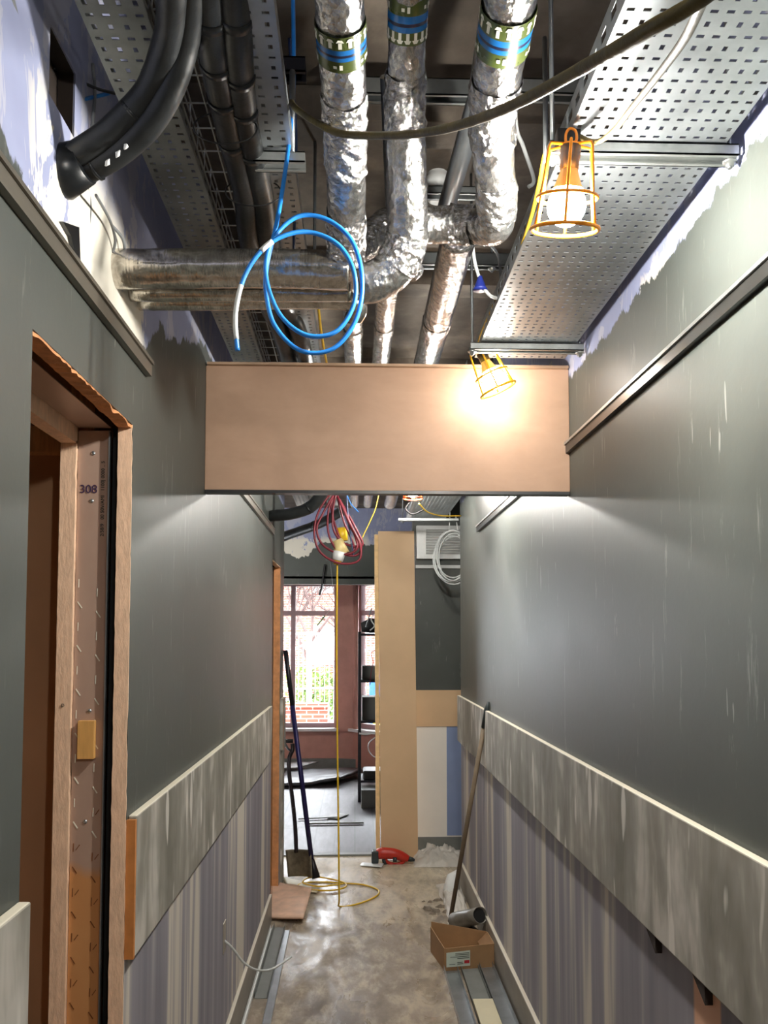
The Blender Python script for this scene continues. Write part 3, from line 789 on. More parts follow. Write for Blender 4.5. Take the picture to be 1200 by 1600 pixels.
strut('ceiling_channel', -.02, .33, 1.95, 2.93, 'steel channel across the soffit behind the foil ducts', h=.041, mt=M['galv_dark'])
strut('ceiling_channel', .38, .56, 1.90, 2.90, 'short slotted channel under the soffit above the right threaded rod', h=.035)
strut('ceiling_channel', -.17, -.10, 1.62, 2.74, 'black channel stub above the blue cable', rods=(), h=.03, mt=M['blackmetal'])
strut('ceiling_channel', .05, .50, 2.66, 2.84, 'channel under the soffit near the bulkhead', rods=(.44,), h=.041, mt=M['galv_dark'])
strut('ceiling_channel', .20, .42, 2.30, 2.86, 'thin channel behind the blue cone connector', h=.021, mt=M['galv_dark'])
MB().tube([(-.125, 1.60, 2.545), (-.125, 1.60, 2.71)], .006, 8).build('threaded_rod', M['rod'], None, 'dark steel rod dropping to the slim tray beside the blue cable', 'rod')
p = W(853, 50, 1.78)
MB().tube([W(851, 60, 1.60), W(853, 252, 1.47) + Vector((0, 0, 0))], .0048, 8).build('support_rod', M['rod'], None, 'grey threaded rod hanging left of the nearer caged lamp', 'rod')

# ------------------------------------------------------------------ foil ducts
def duct(nm, keys, label, seg=14, crumple=.0014, cs=50, mat='foil', cat='duct', n=56):
    """keys: (px, py, Y, width_px)"""
    pts = smooth([W(a, c, d) for a, c, d, e in keys], seg)
    rs = lerp_list([e * d / FPX / 2 for a, c, d, e in keys], seg)
    root = empty(nm, pts[-1], label, cat)
    MB().tube(pts, rs, n, crumple=crumple, cs=cs).build('foil_wrap', M[mat], root)
    return root, pts, rs
def crumple_sleeve(root, pts, rs, i0, i1, extra=.002, cr=.0042, cs=55, nm='crumpled_tape'):
    P = smooth(pts[i0:i1], 3); R = lerp_list([r + extra for r in rs[i0:i1]], 3)
    MB().tube(P, R, 48, crumple=cr, cs=cs, caps=False).build(nm, M['foil_crumpled'], root, solid=.001)
def band(root, a, bb, ra, rb, f0, f1, layout, arrows_up=True):
    """tape band on a straight piece between points a and bb (fractions f0..f1)"""
    A = Vector(a).lerp(Vector(bb), f0); B = Vector(a).lerp(Vector(bb), f1); d = (B - A); L = d.length; d.normalize()
    r = ra + (rb - ra) * (f0 + f1) / 2 + .0022
    up_ = Vector((0, 0, 1)); s = d.cross(up_).normalized(); q = s.cross(d)
    cum = 0; ar = MB(); names = []
    for wfrac, mt in layout:
        if mt not in names: names.append(mt)
        ar.tube([A + d * (L * cum), A + d * (L * (cum + wfrac))], r, 40, names.index(mt), caps=False)
        cum += wfrac
    R2 = r + .0009; wi = len(names)
    def onc(th, t): return A + d * t + (s * math.cos(th) + q * math.sin(th)) * R2
    def quad(th, a0, a1, t0, t1, w0, w1):
        if not arrows_up: t0, t1 = 1 - t0, 1 - t1
        ar.add([onc(th + a0 * w0, L * t0), onc(th + a1 * w0, L * t0), onc(th + a1 * w1, L * t1), onc(th + a0 * w1, L * t1)], [(0, 1, 2, 3)], wi)
    dw = .0062 / R2
    for k in range(16):
        th = 2 * PI * k / 16
        quad(th, -dw, dw, .05, .13, .5, 1.0); quad(th, -dw, dw, .13, .30, .45, .45)
        if k % 3 == 0:
            quad(th, -dw * .4, dw * .4, .76, .90, 1, 1); quad(th, -dw * 2.0, -dw * 1.1, .79, .87, 1, 1)
    ar.build('tape_band', [M[k] for k in names] + [M['whiteink']], root)
LAY = [(.36, 'greentape'), (.14, 'bluetape'), (.07, 'darktape'), (.11, 'bluetape'), (.32, 'greentape')]
# first duct (left)
k1 = [(522, -160, 1.04, 92), (530, 0, 1.20, 82), (536, 120, 1.32, 74), (539, 200, 1.42, 68), (541, 300, 1.54, 62), (541, 365, 1.64, 60), (540, 412, 1.685, 58)]
d1, P1, R1 = duct('foil_duct', k1, 'left of the three foil wrapped ducts, with green and blue banded tape near its top')
crumple_sleeve(d1, P1, R1, 32, 52)
crumple_sleeve(d1, P1, R1, 62, 80)
a, c = P1[14], P1[28]
band(d1, a, c, R1[14], R1[28], .24, .70, LAY, True)
# second duct
k2 = [(642, -170, 1.18, 66), (638, 0, 1.36, 62), (635, 90, 1.44, 62), (633, 150, 1.50, 64), (634, 240, 1.56, 66), (636, 320, 1.62, 66), (636, 372, 1.66, 66), (616, 418, 1.69, 66), (585, 440, 1.70, 64), (562, 446, 1.70, 58)]
d2, P2, R2 = duct('foil_duct', k2, 'middle foil duct dropping to a crumpled elbow, taped green and blue at the top')
crumple_sleeve(d2, P2, R2, 32, 52, cr=.005)
crumple_sleeve(d2, P2, R2, 82, 98, cr=.0055)
band(d2, P2[14], P2[28], R2[14], R2[28], -.12, .62, [(.32, 'greentape'), (.17, 'bluetape'), (.08, 'darktape'), (.13, 'bluetape'), (.30, 'greentape')], False)
# third duct
k3 = [(822, -160, 1.06, 102), (797, 0, 1.22, 88), (778, 110, 1.34, 82), (770, 190, 1.43, 74), (772, 260, 1.50, 66), (776, 320, 1.58, 62), (772, 352, 1.63, 60), (745, 352, 1.68, 58), (700, 351, 1.70, 58), (664, 352, 1.70, 58)]
d3, P3, R3 = duct('foil_duct', k3, 'right foil duct turning left into a short horizontal link, banded tape at its top')
crumple_sleeve(d3, P3, R3, 30, 50, cr=.005)
crumple_sleeve(d3, P3, R3, 60, 78, cr=.005)
crumple_sleeve(d3, P3, R3, 98, 112, cr=.005)
band(d3, P3[14], P3[28], R3[14], R3[28], .06, .66, LAY, True)
# horizontal group into the left wall
ya = 1.69
d4, P4, R4 = duct('foil_duct', [(150, 421, ya, 62), (300, 420, ya, 60), (450, 420, ya, 60), (545, 424, ya, 60)], 'largest horizontal foil duct entering the left wall behind the blue cable loops', seg=16, crumple=.0012, mat='foil_smooth')
b = MB()
for i in range(0, 30): pass
duct('foil_pipe', [(188, 456, 1.795, 30), (330, 456, 1.795, 30), (548, 457, 1.795, 30)], 'smaller foil lagged pipe directly behind the largest horizontal duct', seg=16, crumple=.0008, mat='foil_smooth', cat='pipe')
duct('foil_pipe', [(205, 470, 1.87, 30), (330, 470, 1.87, 30), (540, 470, 1.87, 30), (552, 500, 1.90, 30)], 'lowest foil lagged horizontal pipe of the three entering the left wall', seg=16, crumple=.0008, mat='foil_smooth', cat='pipe')
# branch elbow from duct one into duct two
duct('foil_elbow', [(548, 402, 1.72, 50), (580, 372, 1.76, 52), (606, 348, 1.80, 50)], 'ribbed foil elbow linking the left and middle ducts', seg=12, crumple=.003, mat='foil_crumpled')
duct('foil_end_cap', [(640, 398, 1.74, 30), (645, 420, 1.74, 34), (642, 436, 1.74, 20)], 'crumpled foil end stub below the middle duct elbow', seg=8, crumple=.004, mat='foil_crumpled')
# long pipes running on over the bulkhead
def longpipe(x, z, r, y0, y1, label, mt='foil'):
    pts = [Vector((x, y0 + (y1 - y0) * i / 120, z)) for i in range(121)]
    root = empty('foil_pipe', (x, y0, z - r), label, 'pipe')
    MB().tube(pts, r, 28, crumple=.001, cs=60).build('foil_wrap', M[mt], root)
    for yy in (y0 + .55, y0 + 1.9):
        P = [Vector((x, yy + k * .006, z)) for k in range(10)]
        MB().tube(P, r + .0015, 28, crumple=.002, cs=60, caps=False).build('joint_tape', M['foil_crumpled'], root, solid=.0008)
longpipe(.247, 2.565, .043, 1.95, 6.0, 'thick foil pipe running over the bulkhead, nearest the second lamp')
longpipe(.087, 2.56, .030, 1.98, 6.0, 'slim foil pipe running over the bulkhead, in the middle of three')
longpipe(-.008, 2.56, .030, 2.0, 6.0, 'slim foil pipe over the bulkhead beside the blue cable loops')
MB().tube([Vector((.285, 1.45, ZC)), W(748, 150, 1.70), W(716, 260, 1.95), W(694, 336, 2.15)], .023, 20).build('steel_pipe', M['galv'], None, 'bare steel pipe slanting behind the right foil duct', 'pipe')
MB().tube([W(612, 330, 1.95), W(604, 120, 1.7)], .014, 16).build('steel_pipe', M['galv_dark'], None, 'thin steel pipe just left of the middle foil duct', 'pipe')
# white soffit fittings
for (px, py, Y, r_, lb) in ((690, 190, 2.15, .038, 'white round ceiling spigot behind the middle and right foil ducts'), (684, 300, 2.5, .03, 'smaller white spigot on the soffit, lower behind the steel pipe')):
    q = W(px, py, Y); z0 = q.z - .03
    MB().lathe([(r_ * .8, 0), (r_, .004), (r_, .05), (r_ * 1.15, .052), (r_ * 1.15, .075), (r_, .08), (r_, ZC - z0)], (q.x, q.y, z0), 24).lathe([(0, .003), (r_ * .8, 0)], (q.x, q.y, z0), 24).build('ceiling_spigot', M['white'], None, lb, 'pipe fitting')

# ------------------------------------------------------------------ black insulated pipes
def lagged(nm, pts, r, label, joints=(), n=20, seg=14):
    P = smooth(pts, seg); root = empty(nm, P[0], label, 'insulated pipe')
    rr = []
    for i in range(len(P)):
        rr.append(r * (1 + .05 * mnoise.noise(Vector((i * .13, r * 100, P[0].x * 9)))))
    MB().tube(P, rr, n, crumple=.0012, cs=14).build('foam_lagging', M['rubber'], root)
    for j in joints:
        i = int(j * (len(P) - 1)); i = max(1, min(i, len(P) - 4))
        MB().tube(P[i:i + 2], r * 1.07, n, crumple=.001, cs=30).build('tape_joint', M['rubber_tape'], root)
    return root
lagged('insulated_pipe', [W(268, -120, 1.10), W(268, -20, 1.18), W(262, 60, 1.26), W(232, 142, 1.32), W(180, 200, 1.345), W(125, 238, 1.36), W(85, 256, 1.375), W(52, 268, 1.39)], .0225, 'black insulated pipe curving into the left wall, upper of the pair', (.5,))
lagged('insulated_pipe', [W(300, -120, 1.12), W(298, -20, 1.20), W(288, 70, 1.28), (W(254, 165, 1.33)), W(205, 222, 1.36), W(150, 258, 1.38), W(105, 280, 1.395), W(66, 296, 1.41)], .0225, 'black insulated pipe curving into the left wall, lower of the pair', (.72,))
for (px, py) in ((197, 228), (184, 241), (168, 254)):
    c_ = W(px, py, 1.345)
    MB().tube([c_ + Vector((-.003, 0, -.006)), c_, c_ + Vector((.003, .001, .007))], [.001, .0045, .001], 8, crumple=.001, cs=200).build('plaster_splash', M['white'], [o for o in COL.objects if o.name == 'insulated_pipe.001'][0])
b = MB(); b.tube([W(66, 276, 1.38), W(96, 270, 1.385), W(132, 254, 1.375)], [.036, .044, .036], 20, crumple=.004, cs=18).build('insulation_collar', M['rubber_tape'], None, 'black taped collar where the insulated pipes meet the left wall', 'collar')
q = W(75, 330, 1.40)
b = MB(); n_ = 9
b.prism([(XL + .001, 1.36, 2.22 + .06), (XL + .001, 1.44, 2.26 + .05), (XL + .001, 1.455, 2.23), (XL + .001, 1.43, 2.245), (XL + .001, 1.40, 2.275)], (.006, 0, 0)).build('torn_insulation', M['rubber_tape'], None, 'torn black insulation scrap on the wall under the pipe collar', 'scrap')
lagged('insulated_pipe', [W(318, -140, 1.10), W(333, 60, 1.30), W(356, 190, 1.52), W(383, 300, 1.75), W(392, 380, 1.95), W(420, 480, 2.4), (-.225, 2.7, 2.535), (-.225, 4.4, 2.54), (-.225, 5.8, 2.54)], .0265, 'black lagged pipe on the left of the twin run beside the slim tray', (.10, .16, .21, .28))
lagged('insulated_pipe', [W(362, -140, 1.10), W(370, 60, 1.30), W(384, 190, 1.52), W(408, 300, 1.75), W(420, 380, 1.95), W(448, 480, 2.4), (-.165, 2.7, 2.52), (-.165, 4.4, 2.52), (-.165, 5.8, 2.52)], .0255, 'black lagged pipe on the right of the twin run beside the slim tray', (.10, .17, .23, .30))
# far pair beyond the bulkhead
lagged('insulated_pipe', [(-.08, 4.55, 2.55), W(505, 768, 4.6), W(485, 792, 4.65), W(455, 803, 4.7), W(425, 806, 4.75), (XL - .02, 4.78, 2.29)], .033, 'black insulated bend beyond the bulkhead, upper one', (.4,))
lagged('insulated_pipe', [W(540, 795, 5.9), W(500, 818, 6.0), W(450, 836, 6.2), W(425, 846, 6.3)], .034, 'black insulated pipe beyond the bulkhead, lower one behind the red cable bundle', (.4,))

# ------------------------------------------------------------------ cables
YB = 1.54
loop = [(457, -40, 1.66), (459, 100, 1.62), (456, 180, 1.6), (446, 265, 1.57), (432, 350, YB), (417, 415, YB), (416, 460, YB), (430, 510, YB), (470, 548, YB), (520, 545, YB), (556, 500, YB - .005), (566, 440, YB - .01), (552, 380, YB - .01), (515, 345, YB - .01), (470, 337, YB - .01), (435, 362, YB - .012), (417, 400, YB - .02), (418, 445, YB - .02), (440, 495, YB - .02), (480, 524, YB - .02), (525, 518, YB - .02), (553, 475, YB - .02), (553, 425, YB - .025), (530, 384, YB - .025), (490, 364, YB - .025), (450, 366, YB - .03), (412, 388, YB - .035), (382, 432, YB - .035), (368, 490, YB - .035), (371, 548, YB - .035)]
bc = empty('blue_cable', W(*loop[0]), 'bright blue cable hanging in two big loops in front of the foil duct', 'cable')
P = smooth([W(*q) for q in loop], 8)
MB().tube(P, .0043, 10).build('sheath', M['blue'], bc)
MB().tube(P[-15:-3], .0046, 10).build('white_printed_section', M['whitecable'], bc)
i = 26 * 8; MB().tube(P[i - 3:i + 2], .0050, 10).build('white_tape', M['white'], bc)
cable('blue_cable', [W(452, 60, 1.7), W(462, 200, 1.75), W(462, 300, 1.85), W(459, 395, 1.95), W(462, 480, 2.3)], .0035, M['darkblue'], 'dark blue cable hanging behind the bright blue loops')
# festoon cable close to the camera
fc = [(1180, -70, .50), (1090, 2, .55), (1010, 48, .60), (900, 112, .72), (800, 165, .86), (720, 195, 1.0), (650, 209, 1.12), (580, 212, 1.25), (530, 208, 1.34), (495, 192, 1.42), (465, 172, 1.50), (455, 160, 1.56)]
PF = smooth([W(*q) for q in fc], 10)
MB().tube(PF, [.0057 + .0005 * mnoise.noise(Vector((i * .4, 0, 0))) for i in range(len(PF))], 12).build('festoon_cable', M['olive'], None, 'thick dusty olive cable sweeping across in front of the ducts', 'cable')
cable('festoon_cable', [W(1100, -5, .56), W(1070, 60, .75), W(1030, 115, .95), W(990, 165, 1.15), W(958, 205, 1.30), W(930, 222, 1.38), W(903, 212, 1.43)], .0046, M['olive'], 'dusty olive cable dropping to the nearer caged lamp')
cable('festoon_cable', [(.372, 1.46, 2.478), W(855, 232, 1.52), W(842, 290, 1.6), W(828, 345, 1.75), W(805, 410, 1.98), W(775, 470, 2.25), W(752, 522, 2.48), W(748, 540, 2.56)], .0042, M['yellow'], 'yellow cable along the tray edge linking the two caged lamps')
# assorted small cables
cable('grey_cable', [W(-5, -80, 1.10), W(20, 20, 1.18), W(45, 120, 1.27), W(62, 200, 1.33), W(72, 245, 1.37)], .0075, M['greycable'], 'grey flat cable running down the left wall to the insulated pipe')
cable('white_cable', [W(145, 100, 1.50), W(148, 150, 1.50), W(142, 215, 1.50), W(135, 290, 1.50), W(160, 335, 1.62), W(190, 370, 1.68), W(195, 390, 1.70)], .0032, M['greycable'], 'thin grey cable looping from behind the insulated pipe to the foil duct')
cable('white_cable', [W(100, 300, 1.44), W(108, 370, 1.47), W(118, 395, 1.48), W(135, 380, 1.52), W(142, 330, 1.52), W(140, 300, 1.52)], .0014, M['greycable'], 'very thin loose wire hanging on the torn skim under the insulated pipe')
cable('white_cable', [W(150, 305, 1.46), W(172, 345, 1.58), W(180, 375, 1.64), W(176, 395, 1.66)], .0028, M['greycable'], 'second thin grey cable ending on the foil duct at the left wall')
cable('dark_cable', [W(82, 105, 1.40), W(110, 118, 1.46), W(150, 138, 1.50), W(190, 148, 1.54)], .003, M['blackplastic'], 'black wire leaving the square hole in the left wall')
cable('blue_cable', [W(105, 154, 1.45), W(125, 156, 1.47), W(145, 152, 1.50), W(170, 146, 1.54)], .0034, M['blue'], 'short blue cable by the square hole in the left wall')
cable('white_cable', [W(806, -60, 1.78), W(802, 60, 1.78), W(806, 190, 1.8), W(818, 230, 1.85), W(834, 280, 1.9), W(826, 292, 1.9)], .0045, M['whitecable'], 'white cable hanging between the right foil duct and the caged lamp')
cable('white_cable', [W(738, 380, 2.1), W(742, 410, 2.12), W(748, 432, 2.14)], .0045, M['whitecable'], 'white cable above the blue cone connector')
cable('white_cable', [W(757, 452, 2.14), W(766, 462, 2.15), W(776, 466, 2.2)], .0045, M['whitecable'], 'white cable below the blue cone connector')
q = W(750, 432, 2.14)
MB().lathe([(.006, .0), (.007, -.006), (.016, -.030), (.020, -.036), (0, -.036)], q, 16).lathe([(0, 0), (.006, 0)], q, 16).build('cone_connector', simple('deep blue plastic', (34, 48, 130), .4), None, 'blue cone shaped cable connector hanging by the right tray', 'connector')
cable('grey_cable', [W(765, 382, 2.2), W(778, 400, 2.25), W(782, 440, 2.3), W(772, 470, 2.35)], .004, M['greycable'], 'thin grey cable drooping beside the right tray edge')
cable('dark_cable', [W(372, 0, 1.3), W(371, 18, 1.33), W(352, 40, 1.36), W(372, 60, 1.4), W(365, 110, 1.45)], .0018, M['blackplastic'], 'black tie wire round the insulated pipes at the top')
cable('yellow_cable', [W(497, 475, 2.3), W(502, 520, 2.45), W(510, 566, 2.7), (-.09, 3.2, 2.56)], .004, M['yellow'], 'yellow cable seen between the trays above the bulkhead')
# cable ties on the lagged pipes
for (px, py, Y, nm) in ((404, 300, 1.72, 'black cable tie round the lower lagged pipes'), (360, 200, 1.50, 'black cable tie round the middle of the lagged pipes')):
    c = W(px - 8, py, Y); pts = []
    for k in range(24):
        a_ = 2 * PI * k / 24
        pts.append(c + Vector((.058 * math.cos(a_), 0, .030 * math.sin(a_))))
    MB().tube(pts, .0016, 6, closed=True).build('cable_tie', M['blackplastic'], None, nm, 'cable tie')
MB().lathe([(0, 0), (.008, 0), (.008, .006), (.004, .006), (.004, .03), (0, .03)], W(418, 248, 1.65), 10, ax='x').build('bolt', M['strut'], None, 'short bright bolt on the edge of the slim tray', 'bolt')

# ------------------------------------------------------------------ caged lamps
def lamp(guard, label, bm='bulb'):
    r = empty('caged_lamp', (0, 0, 0), label, 'work lamp', 'caged festoon lamps')
    g = MB(); t = .0026
    rt_, rm, rb = .042, .052, .0585
    zt, zm, zb = -.016, -.098, -.150
    for k in range(6):
        a_ = 2 * PI * k / 6 + .3; c, s_ = math.cos(a_), math.sin(a_)
        g.tube([(.012 * c, .012 * s_, zt + .004), (rt_ * .93 * c, rt_ * .93 * s_, zt + .002), (rt_ * c, rt_ * s_, zt - .004), (rm * c * .97, rm * s_ * .97, zm), (rb * c, rb * s_, zb)], t, 8)
    for rr, zz, tt in ((rm, zm, .0030), (rb, zb, .0036), (.014, zt + .003, .003)):
        g.tube([(rr * math.cos(2 * PI * k / 36), rr * math.sin(2 * PI * k / 36), zz) for k in range(36)], tt, 8, closed=True)
    g.build('guard', M[guard], r, local=True)
    hk = MB().tube(smooth([(0, 0, -.014), (.009, 0, -.004), (.006, 0, .010), (-.004, 0, .013), (-.010, 0, .004), (-.009, 0, -.012)], 6), .0024, 8)
    hk.build('hook', M[guard], r, local=True)
    MB().lathe([(0, -.012), (.0165, -.012), (.0175, -.016), (.0175, -.034), (.0162, -.036), (.0162, -.052), (0, -.052)], n=24).build('lamp_holder', M['blackplastic'], r, local=True)
    MB().lathe([(.0148, -.052), (.0155, -.056), (.0225, -.076), (.0265, -.084)], n=24).build('bulb_base', M['neck'], r, local=True)
    pr = []
    for k in range(13):
        a_ = math.radians(32) + (PI - math.radians(32)) * k / 12
        pr.append((max((.0335 * math.sin(a_)), 0.0), -.1115 + .0345 * math.cos(a_)))
    MB().lathe(pr, n=24).build('glowing_globe', M[bm], r, local=True)
    return r
def put(r, loc, rx, ry):
    r.location = loc; r.rotation_euler = (math.radians(rx), math.radians(ry), 0)
def dup(root, label):
    c = root.copy(); COL.objects.link(c); c['label'] = label
    for ch in list(root.children):
        d = ch.copy(); COL.objects.link(d); d.parent = c
    return c
l1 = lamp('cage', 'orange caged lamp hanging from the right tray strut, nearest the camera')
q1 = W(893, 214, 1.40)
put(l1, q1, 15, 1.5)
l2 = lamp('cage_yellow', 'yellow caged lamp tilted in front of the pink plaster bulkhead', 'bulb_dim')
put(l2, W(748, 541, 2.60), 2, -24)
l3 = lamp('cage_red', 'red orange caged lamp seen under the bulkhead near the far tray', 'bulb_mid')
put(l3, W(645, 740, 5.0), 0, 0)
l4 = lamp('cage', 'added orange caged lamp, out of view behind and above the camera', 'bulb_half'); put(l4, Vector((.36, -.35, 2.49)), 0, 0)  # unseen lamp added to light the near walls and jamb faces
l6 = lamp('cage', 'added caged lamp, out of view in the far room beyond the left wall end', 'bulb_full'); put(l6, Vector((-1.3, 7.3, 2.55)), 0, 0)  # unseen lamp added to brighten the far end
cable('festoon_cable', [(-1.3, 7.3, 2.56), (-1.3, 7.3, ZC)], .004, M['olive'], 'olive cable dropping from the far room soffit to the added caged lamp')
l5 = lamp('cage', 'caged lamp hidden behind the pink plaster bulkhead', 'bulb_full'); put(l5, Vector((.33, 3.8, 2.485)), 0, 0)
MB().box(-.020, .022, -.012, .012, -.004, .028, mt=Matrix.Translation(q1 + Vector((0, .03, .0)))).build('hanging_clip', M['blackplastic'], None, 'black clip holding the nearer caged lamp to the tray', 'clip', bevel=.002)

# ------------------------------------------------------------------ beyond the bulkhead: hanging things
# red cable bundle
YR = 5.0
rb_ = empty('red_cable_bundle', W(525, 775, YR), 'bundle of dark red cables looped beyond the bulkhead', 'cable')
loops = [[(524, 762), (500, 795), (491, 830), (500, 862), (530, 880), (560, 876), (562, 850), (545, 815), (527, 775)],
         [(527, 762), (506, 800), (495, 826), (505, 852), (535, 866), (558, 856), (548, 820), (530, 780)],
         [(524, 765), (513, 800), (514, 836), (530, 862), (556, 868), (564, 852), (548, 824), (532, 785)],
         [(526, 765), (520, 800), (522, 830), (540, 850), (566, 852), (556, 826), (530, 780)],
         [(525, 765), (518, 796), (530, 838), (548, 868), (552, 850), (536, 812), (526, 770)]]
for i, lp in enumerate(loops):
    MB().tube(smooth([W(a_, b_, YR - .03 + i * .015) for a_, b_ in lp], 8), .0066, 8).build('loop', M['red'], rb_)
cable('blue_cable', [W(541, 760, YR), W(543, 800, YR), W(548, 840, YR), W(553, 870, YR)], .005, M['darkblue'], 'blue cable inside the red bundle')
j = empty('junction_connector', W(530, 880, 5.02), 'yellow and white site connector hanging in the red cable bundle', 'connector')
MB().tube([W(533, 825, 5.06), W(535, 845, 5.06)], .034, 16).build('yellow_body', M['yellow'], j)
MB().tube([W(527, 844, 5.02), W(535, 866, 5.02)], [.032, .045], 16).build('cream_body', simple('cream plastic', (236, 214, 150), .4), j)
MB().tube([W(530, 862, 5.0), W(527, 876, 5.0)], [.040, .034], 16).build('white_cap', M['white'], j)
MB().tube([W(527, 874, 5.0), W(527, 882, 5.0)], [.03, .02], 16).build('yellow_gland', M['yellow'], j)
# yellow cable to the floor and its coil
zf = .006
def FL(px, py, z=zf): return WZ(px, py, z)
pts = [W(527, 880, 5.0), W(526, 1000, 5.0), W(527, 1150, 5.0), W(529, 1300, 5.0), W(530, 1400, 5.0), FL(531, 1416), FL(560, 1412), FL(588, 1400), FL(590, 1390), FL(565, 1382), FL(535, 1380), FL(505, 1378), FL(475, 1380), FL(466, 1386), FL(490, 1392), FL(520, 1393), FL(540, 1388), FL(535, 1381), FL(500, 1374), FL(480, 1376), FL(474, 1384), FL(500, 1390), FL(536, 1386)]
for i in range(12, len(pts)): pts[i] = pts[i] + Vector((0, 0, .004 * (i - 11) / 2))
MB().tube(smooth(pts, 8), .0052, 8).build('yellow_cable', M['yellow'], None, 'yellow extension cable hanging to a loose coil on the floor', 'cable')
# white cable coil
wc = empty('white_cable_coil', W(700, 872, 5.95), 'coil of white cable hanging beneath the far right tray', 'cable coil')
for i in range(7):
    cx, cy = 707 + random.uniform(-4, 5), 866 + i * 1.6; rx_, ry_ = 27 + random.uniform(-3, 3), 40 + random.uniform(-4, 4)
    MB().tube([W(cx + rx_ * math.cos(t_ * PI / 16), cy + ry_ * math.sin(t_ * PI / 16), 5.90 + i * .012 + .01 * math.sin(t_)) for t_ in range(32)], .0045, 6, closed=True).build('cable_turn', M['whitecable'], wc)
MB().tube([W(703, 800, 5.92), W(702, 830, 5.93)], .004, 6).tube([W(712, 805, 5.92), W(716, 835, 5.93)], .004, 6).build('tie_string', M['whitecable'], wc)
cable('yellow_cable', [W(655, 787, 5.0), W(668, 800, 5.1), W(690, 806, 5.3), W(720, 806, 5.5)], .004, M['yellow'], 'pale yellow cable running from the red caged lamp along the strut')
cable('yellow_cable', [W(596, 745, 5.2), W(588, 790, 5.2), W(578, 815, 5.2), W(565, 842, 5.2)], .003, M['yellow'], 'thin yellow string hanging right of the red bundle')
cable('blue_cable', [W(540, 765, 5.2), W(547, 785, 5.2), W(560, 800, 5.2)], .003, M['blue'], 'short blue wire above the red bundle')
cable('dark_cable', [W(640, 785, 5.3), W(634, 795, 5.3), W(645, 803, 5.3), W(662, 796, 5.3)], .007, M['blackplastic'], 'black cable slung below the far strut')
# louvred white grille in the recess
g = empty('wall_grille', (.80, 6.34, 2.2), 'white louvred grille on the wall above the dark recess panel', 'vent')
b = MB(); b.box(.46, .53, 6.30, 6.358, 2.20, 2.45).box(1.05, 1.1, 6.30, 6.358, 2.20, 2.45).box(.53, 1.05, 6.30, 6.358, 2.2, 2.23).box(.53, 1.05, 6.30, 6.358, 2.42, 2.45)
b.build('frame', M['white'], g)
b = MB()
for k in range(9): b.obox((.79, 6.325, 2.245 + k * .02), (1, 0, 0), (0, .5, .86), .52, .022, .002)
b.box(.53, 1.05, 6.35, 6.358, 2.23, 2.42)
b.build('louvres', M['white'], g)
MB().box(.45, 1.2, 6.335, 6.359, 2.13, 2.155).build('trim_16', M['whitecable'], kind='structure')
# tall boards
def leaning_board(nm, base, top, wd, th, mat, label, cat, lx=0):
    base = Vector(base); top = Vector(top); d = top - base
    b = MB(); b.obox((base + top) / 2, d, (0, -1, 0), d.length, wd, th)
    return b.build(nm, mat, None, label, cat, bevel=.001)
leaning_board('plaster_board', (.325, 6.23, 0.012), (.305, 6.30, 2.405), .270, .02, [M['mdf']], 'tall bare brown board standing upright beside the recess wall', 'board')
leaning_board('timber_strip', (.170, 6.285, 0.012), (.158, 6.325, 2.38), .03, .05, [M['mdf_edge']], 'pale edge strip standing behind the left side of the tall brown board', 'board')
MB().box(.437, .452, 6.30, 6.358, 1.23, 2.3).build('black_upright_strip', M['blackmetal'], None, 'black upright strip between the tall board and dark wall', 'post')  # plain black strip at the end of the recess wall

# ------------------------------------------------------------------ things on the floor
# shovel
sh = empty('shovel', FL(468, 1370, 0), 'dusty steel shovel standing blade down by the left wall', 'shovel')
s0, s1 = W(462, 1326, 5.72), W(455, 1160, 5.85)
MB().tube(smooth([W(463, 1332, 5.72), W(461, 1290, 5.74), W(457, 1250, 5.76), W(452, 1210, 5.78), W(452, 1185, 5.80), W(457, 1172, 5.81), W(457, 1162, 5.82)], 8), .014, 12).build('shaft', M['bar'], sh)
MB().tube([W(443, 1158, 5.82), W(458, 1158, 5.82)], .014, 10).tube([W(443, 1158, 5.82), W(450, 1170, 5.82), W(457, 1175, 5.82)], .008, 8).build('handle', M['blackplastic'], sh)
b = MB(); n = 10; vs = []; fs = []
A_, B_, C_, D_ = W(446, 1328, 5.74), W(486, 1328, 5.66), W(488, 1371, 5.60), W(450, 1370, 5.68)
for i in range(n + 1):
    for k in range(n + 1):
        u_, v_ = i / n, k / n
        p = A_.lerp(B_, u_).lerp(D_.lerp(C_, u_), v_)
        p.y += .02 * math.sin(PI * u_); vs.append(p)
for i in range(n):
    for k in range(n):
        a_ = i * (n + 1) + k; fs.append((a_, a_ + 1, a_ + n + 2, a_ + n + 1))
b.add(vs, fs, 0, True).build('blade', M['shovel'], sh, solid=.004)
# blue pole
bp = empty('steel_pole', FL(492, 1372, 0), 'navy steel pole leaning on the left wall beside the shovel', 'pole')
t0, t1 = W(446, 1016, 5.72), W(490, 1368, 5.66)
MB().tube([t0, t0.lerp(t1, .25)], .016, 12).build('dark_top_section', M['blackmetal'], bp)
MB().tube([t0.lerp(t1, .25), t0.lerp(t1, .96)], .0165, 12).build('shaft', M['navy'], bp)
MB().tube([t0.lerp(t1, .93), W(494, 1372, 5.64)], [.018, .028], 12).build('foot', M['blackmetal'], bp)
